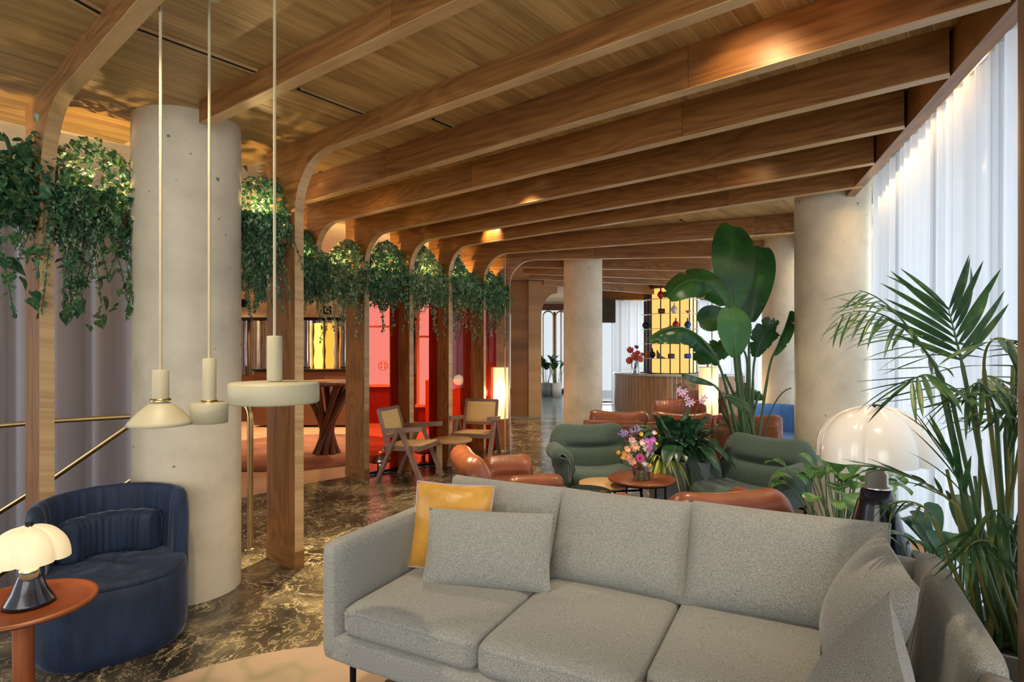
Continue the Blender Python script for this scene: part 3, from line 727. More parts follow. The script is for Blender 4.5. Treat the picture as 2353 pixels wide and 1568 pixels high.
def ivy(p0, p1, zs, label, n_v, ls, top=.32, hang=(.3, .75), seed=1, outward=None, big=None, spread=.16, dens=1.0, kinds=(0, 0, 2)):
    rnd = random.Random(seed); p0 = Vector((*p0, zs)); p1 = Vector((*p1, zs)); d = p1-p0; L = d.length; dn = d/L; nn = Vector((dn.y, -dn.x, 0))
    if nn.y > 0: nn = -nn
    if outward is not None: nn = Vector(outward).normalized()
    t = thing('trailing_plant', label, 'plant', (p0+p1)/2); c = t.location.copy()
    fo = M(); vi = M()
    # bushy top
    far = ls > .04 and not big
    for i in range(int(L*(3400 if far else 2100)*dens)):
        u_ = rnd.random(); zz = rnd.random()
        cl = .5+.5*math.sin(u_*L*13+seed*2.1)*math.cos(u_*L*5+seed)
        lo = -(.34 if far else .16)*(.55+.45*cl); hi = top*(.72+.28*math.sin(u_*L*9+seed))
        z_ = lo+(hi-lo)*zz; ou = (.10+spread*.55)*math.sin(PI*min(1, .15+.8*zz))
        q = p0+d*u_+nn*(ou*rnd.uniform(-.2, 1.25)+.02)+Vector((0, 0, z_))
        foliage(fo, rnd, q-c, ls*rnd.uniform(.75, 1.35), rnd.choice(kinds), .8)
    for i in range(n_v):
        s = rnd.random(); q = p0+d*s+nn*rnd.uniform(.02, spread)
        ln = hang[0]*.6+(hang[1]-hang[0]*.6)*rnd.random()**1.5
        side = rnd.choice((-1, 1))*rnd.uniform(.0, .10)
        pts = bez([q+Vector((0, 0, .1)), q+nn*.10+Vector((0, 0, .14)), q+nn*(.14)+dn*side+Vector((0, 0, -ln*.5)), q+nn*rnd.uniform(.05, .14)+dn*side*1.6+Vector((0, 0, -ln))], 8)
        vi.tube([p-c for p in pts], .0025, 3, caps=False)
        nl = int(ln/ls*4.6*dens)
        for j in range(nl):
            u = j/nl; idx = u*8; a = int(idx); p = pts[a].lerp(pts[min(8, a+1)], idx-a)
            wob = Vector((rnd.gauss(0, 1), rnd.gauss(0, 1), rnd.gauss(0, .5)))*ls*.55*(1.15-u)
            foliage(fo, rnd, p+wob-c, ls*rnd.uniform(.6, 1.15)*(1-.3*u), rnd.choice(kinds), .95)
    vi.obj('stems', VINE, t)
    o = fo.obj('foliage', IVY, t); o['kind'] = 'stuff'
    if big:
        nb, bs, mt = big
        meshes = []
        for kk in (1, 1, 0):
            o_, f_ = leafmesh(kk); mm = M(); mm.add([Vector(v)*rnd.uniform(.95, 1.05) for v in o_], f_, True); meshes.append(mm.mesh('leaf', mt))
        for i in range(nb):
            hi = rnd.random()
            q = p0+d*rnd.random()+nn*rnd.uniform(.05, spread+.1)
            z = rnd.gauss(.12, .13) if hi < .55 else -rnd.random()**1.3*hang[1]
            q.z += z
            ob = bpy.data.objects.new('leaf', meshes[i % 3]); COL.objects.link(ob); ob.parent = t
            R = rand_rot(rnd, .8).to_4x4(); sc = bs*rnd.uniform(.6, 1.2)
            ob.matrix_local = Matrix.Translation(q-c) @ R @ Matrix.Scale(sc, 4)
    return t
def shelf(p0, p1, label, z=2.30, wd=.20):
    p0 = Vector((*p0, 0)); p1 = Vector((*p1, 0)); t = thing('planter_shelf', label, 'shelf', ((p0+p1)/2)); c = t.location; d = (p1-p0).normalized(); n = Vector((d.y, -d.x, 0))
    a, b = p0-c, p1-c; zz = Vector((0, 0, 1))
    M().bar(a+zz*(z-.07), b+zz*(z-.07), wd, .025).obj('bottom', oak, t, grain=d)
    for sg in (-1, 1): M().bar(a+n*sg*wd/2+zz*(z-.03), b+n*sg*wd/2+zz*(z-.03), .022, .11).obj('side', oak, t, grain=d)
    return t
def back(k, s=.18): r = ROW[k]; v = r[1]+r[2]*s+r[3]*.03; return (v.x, v.y)
pts = [(-3.3, 2.55), (back(-1)[0], back(-1)[1]), (-2.24, 3.85), None, (-1.86, 3.98), back(1), back(2), back(3), back(4), back(5), back(6), back(7), back(8)]
segs = [
 (pts[0], pts[1], 'left of the first post', dict(n_v=24, ls=.052, hang=(.25, .65), big=(290, .10, POTHOS), top=.48, spread=.2, seed=11, kinds=(0, 2, 2))),
 (pts[1], (-2.24, 3.72), 'between the first post and the big pale column', dict(n_v=76, ls=.034, hang=(.2, .68), big=(230, .07, POTHOS), top=.46, dens=1.3, spread=.16, seed=12, kinds=(0, 2, 2))),
 ((-1.84, 3.93), pts[5], 'between the big column and the nearest full post', dict(n_v=46, ls=.032, hang=(.15, .6), top=.38, spread=.10, dens=1.3, seed=13, kinds=(0, 0, 2))),
 (pts[5], pts[6], 'behind the nearest full post', dict(n_v=22, ls=.042, hang=(.3, .62), top=.38, seed=14)),
 (pts[6], pts[7], 'over the reception opening, left half', dict(n_v=20, ls=.045, hang=(.25, .6), top=.45, seed=15)),
 (pts[7], pts[8], 'over the reception opening, right half', dict(n_v=20, ls=.047, hang=(.3, .75), top=.45, seed=16)),
 (pts[8], pts[9], 'over the first red glass panel', dict(n_v=22, ls=.050, hang=(.3, .7), top=.5, seed=17)),
 (pts[9], pts[10], 'over the second red glass panel', dict(n_v=22, ls=.050, hang=(.3, .75), top=.5, seed=18)),
 (pts[10], pts[11], 'over the third red glass panel', dict(n_v=24, ls=.052, hang=(.3, .75), top=.5, seed=19)),
 (pts[11], pts[12], 'over the fourth red glass panel', dict(n_v=24, ls=.052, hang=(.3, .85), top=.5, seed=20)),
]
for i, (a, b, where, kw) in enumerate(segs):
    shelf(a, b, 'slim oak planter shelf '+where)
    zs = 2.30
    ivy(a, b, zs, 'green ivy trailing from the shelf '+where, outward=None, **kw)
    m_ = ((a[0]+b[0])/2, (a[1]+b[1])/2)
    point('planter_uplight', (m_[0]-.03, m_[1]+.02, 2.41), 9 if i < 3 else 10, (1, .66, .26), .012)
    tt = thing('uplight', 'small warm uplight hidden in the ivy '+where, 'light', (m_[0]-.03, m_[1]+.02, 2.245)); M().lathe([(.022, 0), (.028, .05), (.028, .09), (.02, .09)], n=12).obj('can', BLACK, tt); M().lathe([(.001, .085), (.02, .085)], n=12).obj('lens', BULB, tt)

# ------------------------------------------------------------------ brass stair rails
def pipe(label, pts, r, mt=BRASS, nm='handrail', posts=()):
    o = pts[0]; t = thing(nm, label, 'railing', o); M().tube([Vector(p)-Vector(o) for p in pts], r, 12).obj('rail', mt, t)
    return t
pst = UP(575, 1262, 0)
c1 = AT(588, 965, pst.y)
tp = Vector((pst.x, pst.y, AT(583, 965, pst.y).z)); pp = [pst, pst+Vector((0, 0, .7)), tp]+bez([tp, tp+Vector((0, 0, .12)), tp+Vector((-.10, .05, .12))], 8)[1:]+[tp+Vector((-.45, .22, .11))]
t = thing('handrail', 'bent brass handrail post standing right of the big pale column', 'railing', pst)
M().tube([p-pst for p in pp], .022, 12).obj('rail', BRASS, t); M().lathe([(.045, 0), (.045, .008), (.022, .012)], n=20).obj('base_plate', BRASS, t)
pipe('level brass handrail passing behind the first post', [AT(-60, 984, 4.6), AT(125, 968, 4.8), AT(310, 957, 4.9)], .02)
pipe('sloping brass handrail running down from the column behind the blue armchair', [AT(310, 970, 4.7), AT(122, 1100, 4.6), AT(-60, 1215, 4.5)], .02)
pipe('lower sloping brass handrail seen above the blue armchair', [AT(330, 1085, 4.3), AT(200, 1170, 4.3), AT(30, 1300, 4.2), AT(-40, 1350, 4.2)], .018)

# ------------------------------------------------------------------ pendants
def pendant(px, py_bot, d, label, kind, R, hsh, rs, hs):
    b = AT(px, py_bot, d); z = b.z
    t = thing('pendant_lamp', label, 'lamp', (b.x, b.y, z))
    if kind == 'disc':
        prof = [(R-.012, 0), (R-.004, 0), (R, .006), (R, hsh-.006), (R-.006, hsh), (rs*.6, hsh+.002), (rs*.3, hsh+.002)]
        M().lathe(prof, n=64).obj('shade', CASH, t); M().disc(R-.012, .012, n=48).obj('diffuser', WHITE_P, t)
    elif kind == 'dome':
        prof = [(R-.008, -.002), (R, 0)]+[(R*(1-a/11), hsh*(1-(1-a/11)**1.75)) for a in range(1, 10)]+[(rs, hsh)]
        M().lathe(prof, n=64).obj('shade', CASH, t)
        M().lathe([(rs+.006, hsh-.003), (rs+.006, hsh+.006), (rs*.9, hsh+.008)], n=32).obj('ring', BRASS, t)
    else:
        prof = [(R-.006, 0), (R*.975, 0), (R, hsh), (R-.003, hsh+.003), (rs*.5, hsh+.004)]
        M().lathe(prof, n=48).obj('shade', CASH, t)
        M().lathe([(rs+.004, hsh+.002), (rs+.004, hsh+.012), (rs*.9, hsh+.014)], n=32).obj('ring', BRASS, t)
    z0_ = hsh+.004
    M().lathe([(rs, z0_), (rs, z0_+hs-.003), (rs-.003, z0_+hs), (.004, z0_+hs)], n=32).obj('socket', CASH, t)
    M().tube([(0, 0, z0_+hs-.002), (0, 0, ZC1-z)], .0055, 8).obj('cord', CORD, t)
    M().lathe([(.001, ZC1-z-.03), (.04, ZC1-z-.03), (.05, ZC1-z-.001)], n=24).obj('canopy', CASH, t)
    return t
pendant(369, 976, 2.2, 'dome-shaped cashmere pendant lamp, leftmost of the three', 'dome', .116, .092, .029, .112)
pendant(481, 972, 2.26, 'small drum-shaped cashmere pendant lamp, middle of the three', 'drum', .068, .076, .025, .172)
pendant(631, 926, 2.05, 'wide disc-shaped cashmere pendant lamp, rightmost of the three', 'disc', .151, .073, .026, .160)

# ------------------------------------------------------------------ lobed dome table lamps
def bat_lamp(loc, label, R, H, conic, mt_shade, lit, rot=0):
    t = thing('table_lamp', label, 'lamp', loc, rot)
    lobes = 3
    def rf(r, z, a):
        f = abs(math.cos(lobes*a))**.5
        k_ = r/R
        return (r*(.87+.13*f), z-(.02*R)*f*k_+(1-k_)*f*.06*R)
    dh = .90*R; zs = H-dh
    prof = []
    n = 14
    for i in range(n+1):
        a = PI/2*i/n; prof.append((R*math.cos(a)**.72 if i < n else .03*R, zs+dh*math.sin(a)**.92))
    sh = M().lathe(prof, n=96, rf=rf); sh.obj('shade', mt_shade, t)
    M().lathe([(.02*R/.27+.0, H+.0), (.03*R/.27, H+.012), (.012, H+.02), (.001, H+.02)], n=20).obj('cap', BLACK, t)
    hb = zs-R*.12 if not lit else zs-.035
    hc = conic*H; kb = .62 if lit else .58
    M().lathe([(R*kb*.98, 0), (R*kb, .004), (R*kb*.97, .012), (R*(kb*.62+.05), hc*.40), (R*(.24+kb*.12), hc*.75), (R*.235, hc), (.001, hc)], n=40).obj('base', NAVYM, t)
    M().lathe([(R*.245, hc), (R*.245, hc+.012), (R*.18, hc+.014), (R*.18, hc+(zs-hc)*.5), (R*.14, hc+(zs-hc)*.55), (R*.14, zs+R*.3)], n=32).obj('stem', STEEL, t)
    if lit: point('lamp_bulb', (loc[0], loc[1], loc[2]+zs+.07), .9, (1, .72, .4), .03)
    return t
bat_lamp((-1.925, 2.31, .484), 'small lit opal dome lamp with a dark cone base on the round side table', .137, .300, .42, SHADE_W, True, .35)
bat_lamp((1.80, 2.86, .502), 'large white scalloped dome lamp with a tall dark cone base behind the sofa corner', .275, .70, .44, WHITE_P, False, .2)

# side tables
def side_table(loc, label, R, H, mt, legr=(.035, .042), baser=.17):
    t = thing('side_table', label, 'table', loc)
    M().lathe([(.001, H-.035), (R*.7, H-.03), (R*1.0, H-.014), (R, H), (R*.93, H+.002), (R*.88, H-.012), (.001, H-.012)], n=64).obj('tabletop', mt, t, grain=(1, .3, 0))
    M().lathe([(legr[1], .02), (legr[0], H*.5), (legr[0]*1.05, H-.03)], n=24).obj('pedestal', mt, t, grain=(0, 0, 1))
    M().lathe([(.001, 0), (baser, 0), (baser, .012), (legr[1], .03)], n=40).obj('base', mt, t, grain=(1, 0, 0))
side_table((-1.94, 2.3, 0), 'round orange wooden pedestal table at the lower left, under the small lit lamp', .245, .49, teak)
side_table((1.80, 2.86, 0), 'pale round pedestal table behind the sofa corner, under the large white lamp', .285, .508, oak_light)

# ------------------------------------------------------------------ sofa
SO = Vector((-.69, 2.43, 0)); SR = math.atan2(-.457, .89)
sofa = thing('corner_sofa', 'large light grey wool corner sofa with loose cushions in the foreground', 'sofa', SO, SR)
M().soft((-.055, .40, .445), (.085, .92, .49), .035, n=10).obj('arm', GREY, sofa)
M().soft((1.00, .40, .255), (2.15, .92, .12), .03, n=14).obj('frame', GREY, sofa)
M().soft((1.63, -.49, .255), (.90, .95, .12), .03, n=10).obj('frame', GREY, sofa)
M().soft((1.02, .90, .47), (2.2, .09, .42), .04, n=14).obj('back_panel', GREY, sofa)
tl = Matrix.Rotation(math.radians(7), 3, 'Y')
M().soft((2.11, .47, .46), (.10, .93, .50), .045, n=12, mat=tl).obj('back_panel', GREY, sofa)
M().soft((2.11, -.50, .46), (.10, .96, .50), .045, n=12, mat=tl).obj('back_panel', GREY, sofa)
M().box((2.12, -.003, .55), (.07, .02, .03)).obj('strap', BLACK, sofa)
seats = [(.0, .64, -.045, .80), (.64, 1.235, -.045, .80), (1.235, 2.02, .03, .80), (1.19, 2.02, -.93, .025)]
for (a, b, c, d) in seats:
    M().soft(((a+b)/2, (c+d)/2, .372), (b-a-.006, d-c-.006, .125), .036, (0, 0, .012), n=12).obj('seat_cushion', GREY, sofa)
    # seam piping around the top edge
    q = .02; pts_ = [(a+q, c+.004, .408), (b-q, c+.004, .408)]
    M().tube(pts_, .0028, 6).obj('seam', GREY, sofa)
def backcush(cx, cy, cz, wd, ht, th, lean, rz, nm='back_cushion', mt=GREY, parent=sofa, pinch=.06, roll=0, pw=4):
    R = Matrix.Rotation(rz, 3, 'Z') @ Matrix.Rotation(lean, 3, 'X') @ Matrix.Rotation(roll, 3, 'Y')
    m = M()
    def side(sg):
        def fn(u, v):
            x = (2*u-1); y = (2*v-1)
            prof = ((1-x**4)*(1-y**4))
            z = th/2*(max(0, prof)**.5 if pw == 4 else (max(0, 1-x*x)*max(0, 1-y*y))**.58)
            xx = x*(1-pinch*(1-y*y)); yy = y*(1-pinch*.8*(1-x*x))
            return R @ Vector((xx*wd/2, -sg*z*.9, yy*ht/2)) + Vector((cx, cy, cz))
        return fn
    m.grid(side(1), 30, 22); m.grid(side(-1), 30, 22)
    return m.obj(nm, mt, parent)
lean = -math.radians(25)
backcush(.325, .735, .615, .67, .43, .19, lean, 0, pinch=.03)
backcush(.945, .735, .615, .635, .43, .19, lean, 0, pinch=.03)
backcush(1.625, .735, .62, .765, .44, .19, lean, 0, pinch=.03)
backcush(1.88, .335, .64, .58, .46, .23, -math.radians(24), -PI/2+.06, pinch=.09, pw=2)
backcush(1.81, -.285, .635, .60, .46, .23, -math.radians(24), -PI/2-.04, pinch=.09, pw=2)
backcush(1.93, -.73, .62, .38, .44, .20, -math.radians(22), -PI/2, pw=2)
for (x, y) in ((.03, .0), (.03, .80), (1.1, .82), (1.25, -.88), (2.02, -.88), (2.02, .82)):
    M().lathe([(.012, 0), (.014, .2)], (x, y, 0), 14).obj('leg', BLACK, sofa)
u_ = Vector((.89, -.457, 0)); v_ = Vector((.457, .89, 0))
def sofapt(s_, v, z): return SO+u_*s_+v_*v+Vector((0, 0, z))
t = thing('throw_pillow', 'square mustard-yellow silk pillow with lilac piping in the sofa corner', 'pillow', sofapt(.175, .50, .435), SR+.20)
backcush(0, .03, .195, .41, .41, .15, -math.radians(17), 0, 'cushion', GOLD, t, .05, pw=2)
Rr = Matrix.Rotation(-math.radians(17), 3, 'X')
edge = []
for i in range(48):
    a = i/48*4; sd = int(a); f = (a-sd)*2-1
    x, y = [(f, 1), (1, -f), (-f, -1), (-1, f)][sd]
    edge.append(Rr @ Vector((x*(1-.05*(1-y*y))*.205, 0, y*(1-.04*(1-x*x))*.205))+Vector((0, .03, .195)))
M().tube(edge, .004, 6, closed=True).obj('piping', PIPE, t)
t = thing('throw_pillow', 'rectangular light grey wool pillow leaning in front of the yellow pillow', 'pillow', sofapt(.43, .43, .43), SR+.30)
backcush(0, 0, .162, .585, .335, .14, -math.radians(20), 0, 'cushion', GREY, t, .035, pw=2)

# pale inlay circle under the sofa
def rugm():
    m, nt, b = new_mat('pale_patterned_rug')
    tc = nt.nodes.new('ShaderNodeTexCoord'); n = nt.nodes.new('ShaderNodeTexNoise'); n.inputs['Scale'].default_value = 1.6; n.inputs['Detail'].default_value = 2
    nt.links.new(tc.outputs['Object'], n.inputs['Vector'])
    r = ramp(nt, n.outputs['Fac'], [(.47, (.27, .185, .13)), (.50, (.20, .16, .10)), (.53, (.27, .20, .14))]); nt.links.new(r.outputs[0], b.inputs['Base Color']); b.inputs['Roughness'].default_value = .9
    return m
tag(M().lathe([(.001, .012), (1.07, .012), (1.08, .006), (1.08, 0)], (-.80, 1.83, 0.001), 96).obj('round_rug', rugm()), 'pale round rug under the grey sofa with a faint olive pattern', 'rug')

# ------------------------------------------------------------------ puffy extrusion for armchairs
def puffy(path, rad, e0, e1, axis, edge=.07, dip=None, nl=7, crease=None):
    """2D path (a,z) with radii, extruded along the other horizontal axis from e0 to e1, rounded ends"""
    def cr(p, t):
        n_ = len(p); i = min(n_-2, int(t)); f = t-i
        p0, p1, p2, p3 = p[max(0, i-1)], p[i], p[i+1], p[min(n_-1, i+2)]
        return .5*((2*p1)+(-p0+p2)*f+(2*p0-5*p1+4*p2-p3)*f*f+(-p0+3*p1-3*p2+p3)*f**3)
    K = 18; nn = len(path)-1
    xs = [cr([p[0] for p in path], i*nn/K) for i in range(K+1)]; zs_ = [cr([p[1] for p in path], i*nn/K) for i in range(K+1)]
    rs = [cr(rad, i*nn/K) for i in range(K+1)]; P = list(zip(xs, zs_)); n = K+1; mr = min(rs)
    m = M()
    def outline(k, u):
        L = []; Rr = []
        R = []
        for i in range(n):
            r = rs[i]
            if crease: r -= crease[1]*math.exp(-((i/K-crease[0])/.07)**2)*max(0, 1-(abs(u)/crease[2])**4)
            R.append(max(.004, r-k))
        for i, (a, z) in enumerate(P):
            pa = P[max(0, i-1)]; pb = P[min(n-1, i+1)]; tx, tz = pb[0]-pa[0], pb[1]-pa[1]; l = math.hypot(tx, tz) or 1; nx, nz = -tz/l, tx/l
            L.append((a+nx*R[i], z+nz*R[i])); Rr.append((a-nx*R[i], z-nz*R[i]))
        def cap(i, j, r):
            a, z = P[i]; tx, tz = a-P[j][0], z-P[j][1]; ang = math.atan2(tz, tx)
            return [(a+r*math.cos(ang+PI/2-PI*q/8), z+r*math.sin(ang+PI/2-PI*q/8)) for q in range(1, 8)]
        return L+cap(n-1, n-2, R[-1])+Rr[::-1]+cap(0, 1, R[0])
    lay = [(e0+edge*(q/nl)**1.3, mr*.985*(1-math.sqrt(max(0, 1-(1-(q/nl)**1.3)**2)))) for q in range(nl+1)]
    mid = [(e0+edge+(e1-e0-2*edge)*q/8, 0) for q in range(1, 8)]
    lay = lay+mid+[(e1-(x-e0), k) for x, k in lay[::-1]]
    vs = []
    for (x, k) in lay:
        u = (x-(e0+e1)/2)/((e1-e0)/2); o = outline(k, u); cnt = len(o)
        for (a, z) in o:
            dz = dip(u, a, z) if dip else 0
            vs.append((x, a, z+dz) if axis == 'x' else (a, x, z+dz))
    fs = [(i*cnt+j, i*cnt+(j+1) % cnt, (i+1)*cnt+(j+1) % cnt, (i+1)*cnt+j) for i in range(len(lay)-1) for j in range(cnt)]
    fs += [tuple(range(cnt)), tuple(range((len(lay)-1)*cnt, len(lay)*cnt))]
    m.add(vs, fs, True); return m
def lounge_chair(loc, rz, label, mt, sc=1.0):
    t = thing('lounge_chair', label, 'armchair', loc, rz); t.scale = (sc, sc, sc)
    # front is -Y
    puffy([(-.32, .36), (-.1, .335), (.10, .32), (.26, .33)], [.085, .09, .09, .08], -.32, .32, 'x', dip=lambda u, a, z: .035*u*u-.02).obj('seat', mt, t)
    puffy([(.22, .40), (.25, .48), (.285, .565), (.32, .65), (.35, .72)], [.092, .108, .095, .108, .098], -.41, .41, 'x', edge=.16, crease=(.5, .055, .72),
          dip=lambda u, a, z: ((.055*abs(u)**2-.04-.13*abs(u)**7) if z > .45 else 0)*max(0, min(1, (z-.45)*4))).obj('backrest', mt, t)
    for sg in (-1, 1):
        puffy([(sg*.355, .34), (sg*.355, .42), (sg*.36, .50), (sg*.385, .555), (sg*.425, .575)], [.062, .072, .066, .07, .082], -.31, .13, 'y', edge=.08, crease=(.45, .02, .8)).obj('armrest', mt, t)
        M().tube(bez([(sg*.345, -.31, .0), (sg*.345, -.31, .30), (sg*.345, -.28, .33), (sg*.345, 0, .24), (sg*.345, .30, .24), (sg*.345, .34, .5)], 12), .011, 8).obj('side_frame', BLACK, t)
        M().lathe([(.011, 0), (.012, .26)], (sg*.345, .28, 0), 10).obj('leg', BLACK, t)
        M().lathe([(.011, 0), (.012, .28)], (sg*.345, -.28, 0), 10).obj('leg', BLACK, t)
    M().tube([(-.345, .29, .23), (.345, .29, .23)], .01, 8).obj('crossbar', BLACK, t)
    M().tube([(-.345, -.27, .23), (.345, -.27, .23)], .01, 8).obj('crossbar', BLACK, t)
    return t
lounge_chair((.80, 5.42, 0), math.radians(8), 'green wool lounge chair on the left, facing the camera behind the flowers', GREEN, .95)
lounge_chair((1.90, 4.66, 0), math.radians(-50), 'green wool lounge chair on the right in front of the window column', GREEN, .96)
lounge_chair((-.02, 4.42, 0), math.radians(105), 'cognac leather lounge chair on the left, seen from the side', LEATHER, .93)
lounge_chair((1.10, 3.42, 0), math.radians(190), 'cognac leather lounge chair seen from behind, just over the sofa back', LEATHER, .93)

# ------------------------------------------------------------------ velvet tub chair
def dshape(r, f, n=40, ext=.0):
    pts = []
    for i in range(n):
        a = 2*PI*i/n; c, s_ = math.cos(a), math.sin(a)
        x = r*(abs(c)**.8)*math.copysign(1, c); y = r*(abs(s_)**.8)*math.copysign(1, s_)
        if y < 0: y *= f
        pts.append((x, y))
    return pts
def tub_chair(loc, rz, label, mt, r=.37, H=.74, sc=1.0, pill=True):
    t = thing('tub_chair', label, 'armchair', loc, rz); t.scale = (sc,)*3
    n = 48; pr = dshape(r, .98, n)
    m = M(); zs = [(.0, .90), (.02, .955), (.06, .985), (.15, 1), (.30, 1), (.345, .99), (.36, .96)]
    vs = [(x*k, y*k, z) for z, k in zs for x, y in pr]
    m.add(vs, [(j*n+i, j*n+(i+1) % n, (j+1)*n+(i+1) % n, (j+1)*n+i) for j in range(len(zs)-1) for i in range(n)], True)
    m.add([v for v in vs[-n:]], [tuple(range(n))]); m.obj('base', mt, t)
    m = M(); zs = [(.345, .88), (.352, .955), (.37, .975), (.388, .955), (.398, .85), (.402, .4), (.402, .01)]
    vs = [(x*k, y*k, z+(.006*math.sin(x*9)*math.cos(y*8) if z > .39 else 0)) for z, k in zs for x, y in pr]
    m.add(vs, [(j*n+i, j*n+(i+1) % n, (j+1)*n+(i+1) % n, (j+1)*n+i) for j in range(len(zs)-1) for i in range(n)], True); m.obj('seat_cushion', mt, t)
    # wrap-around back shell
    a0, a1 = math.radians(-8), math.radians(188)
    def shell(u, v):
        a = a0+(a1-a0)*u; endf = min(1, min(u, 1-u)*14)
        tk = .040*(.55+.45*math.sqrt(max(0, 1-(1-endf)**2)))
        ph = 2*PI*v; zc = .40; hh = H-.40-.035*(1-endf)*1.0
        cx_ = math.cos(ph); sz = math.sin(ph)
        top = .40+(H-.40)*(.96+.04*math.sin(PI*u))-.03*(1-endf)
        zz = (top+.10)/2+(top-.10)/2*math.copysign(abs(sz)**.5, sz)
        rr = (r-.035)+tk*math.copysign(abs(cx_)**.6, cx_)+ .02*max(0, zz-.4)
        wr = .0022*(math.sin(a*29)+math.sin(a*47+1))*(zz > .5)
        return Vector(((rr+wr)*math.cos(a)*1.02, (rr+wr)*math.sin(a)*1.02, zz))
    m = M(); m.grid(shell, 84, 24)
    m.add([shell(0, i/24) for i in range(24)], [tuple(range(24))]); m.add([shell(1, i/24) for i in range(24)], [tuple(range(24))])
    m.obj('back_shell', mt, t)
    if pill:
        def cush(u, v):
            a = math.radians(22)+math.radians(136)*u; e = min(1, min(u, 1-u)*8); e = math.sqrt(max(0, 1-(1-e)**2))
            ph = 2*PI*v; cx_, sz = math.cos(ph), math.sin(ph)
            rr = r-.125+.065*(.35+.65*e)*math.copysign(abs(cx_)**.55, cx_)+.0035*math.sin(a*30)
            zz = .500+.112*(.8+.2*e)*math.copysign(abs(sz)**.5, sz)+.002*math.sin(a*17)
            return Vector((rr*math.cos(a), rr*math.sin(a), zz))
        m = M(); m.grid(cush, 60, 18); m.add([cush(0, i/18) for i in range(18)], [tuple(range(18))]); m.add([cush(1, i/18) for i in range(18)], [tuple(range(18))])
        m.obj('back_cushion', mt, t)
    return t
tub_chair((-2.055, 2.98, 0), math.atan2(.84, .54)-.32, 'dark blue velvet tub armchair beside the big pale column', BLUE, .335, .74)
tub_chair((3.35, 7.35, 0), math.radians(-35), 'bright blue tub chair far back right, left of the window column', BLUE2, .42, .76, 1.0, False)
tub_chair((3.15, 9.6, 0), math.radians(-20), 'dark red tub chair far back behind the banana-leaf plant', LEATHER_R, .38, .78, 1.0, False)
tub_chair((2.4, 8.3, 0), math.radians(-10), 'orange leather tub chair behind the leather sofa, near the lit cylinder lamp', LEATHER, .36, .74, 1.0, False)

# ------------------------------------------------------------------ long leather sofa in the middle distance
A = Vector((.80, 6.55, 0)); B = Vector((2.80, 6.0, 0)); d = (B-A); L = d.length; rz = math.atan2(d.y, d.x)
t = thing('leather_sofa', 'long cognac leather sofa seen from behind in the middle of the room', 'sofa', A, rz)
for i in range(3):
    M().soft((L*(i+.5)/3, 0, .44), (L/3-.01, .07, .50), .02, n=8).obj('back_panel', LEATHER, t)
    M().soft((L*(i+.5)/3+.04, .14, .62), (L/3-.03, .17, .36), .07, (0, .03, .02), n=8, deform=lambda b: Vector((b.x, b.y, b.z-.05*max(0, 1-(b.x/.3)**2)*(b.z > 0)))).obj('back_cushion', LEATHER, t)
    M().soft((L*(i+.5)/3, .48, .36), (L/3-.01, .6, .16), .05, n=8).obj('seat_cushion', LEATHER, t)
for s_ in (0.02, L-.02):
    M().soft((s_, .4, .40), (.08, .85, .40), .035, n=8).obj('arm', LEATHER, t)
    for y in (0.0, .75): M().box((s_, y, .1), (.03, .03, .2)).obj('leg', BLACK, t)

# ------------------------------------------------------------------ low round tables
def low_table(loc, label, R, H, mt, rim=BLACK, g=(1, .2, 0)):
    t = thing('coffee_table', label, 'table', loc)
    M().lathe([(.001, H), (R-.004, H), (R, H-.006), (R, H-.018), (R-.01, H-.02), (.001, H-.02)], n=56).obj('tabletop', mt, t, grain=g)
    M().lathe([(R-.03, H-.02), (R-.03, H-.034), (R-.045, H-.034)], n=48).obj('rim', rim, t)
    for i in range(4):
        a = PI/4+PI/2*i; M().lathe([(.008, 0), (.008, H-.02)], ((R-.05)*math.cos(a), (R-.05)*math.sin(a), 0), 8).obj('leg', BLACK, t)
    return t
low_table((1.0, 4.47, 0), 'tallest low round table with an orange wood top carrying the flowers', .255, .50, teak)
low_table((.73, 4.60, 0), 'middle low round table with an oak top, tucked beside the flower table', .20, .43, oak_light)
low_table((.545, 4.22, 0), 'round low table with a dark mirrored top, nearest the grey sofa', .175, .462, plain('smoked_mirror', (.25, .23, .21), .08, 1))

# bouquet
def flower(mm_p, c, R, n, cols, rnd, kind='daisy', nrm=None):
    c = Vector(c); nrm = Vector(nrm if nrm else (rnd.uniform(-.5, .5), -1, rnd.uniform(0, .9))).normalized()
    q = nrm.to_track_quat('Z', 'Y').to_matrix()
    for i in range(n):
        a = 2*PI*i/n+rnd.uniform(-.1, .1); ca, sa = math.cos(a), math.sin(a)
        tz = .35 if kind == 'daisy' else .8
        p = [(0, 0, 0), (.35, -.2, .2*tz), (.8, -.22, .45*tz), (1.0, 0, .5*tz), (.8, .22, .45*tz), (.35, .2, .2*tz)]
        vs = [c+q @ (Vector((ca*x-sa*y, sa*x+ca*y, z))*R) for x, y, z in p]
        mm_p.add(vs, [(0, 1, 2, 3, 4, 5)])
rnd = random.Random(5)
FC = Vector((1.0, 4.40, .50))
FC = Vector((AT(1474, 1090, 4.40).x, 4.40, .50))
t = thing('flower_bouquet', 'colourful bouquet of pink, orange and lilac flowers in a glass vase', 'bouquet', FC)
M().lathe([(.001, .004), (.062, .004), (.066, .01), (.068, .13), (.064, .13), (.060, .012)], n=32).obj('vase', CLEAR, t)
st = M()
def bq(px, py, dd=0): return AT(px, py, 4.40+dd)-FC
for i in range(16):
    a = rnd.uniform(0, 2*PI); st.tube([(.04*math.cos(a), .04*math.sin(a), .01), (.03*math.cos(a+2), .03*math.sin(a+2), .12), (.11*math.cos(a+2), .09*math.sin(a+2), .25)], .003, 5)
st.obj('stems', STEM, t)
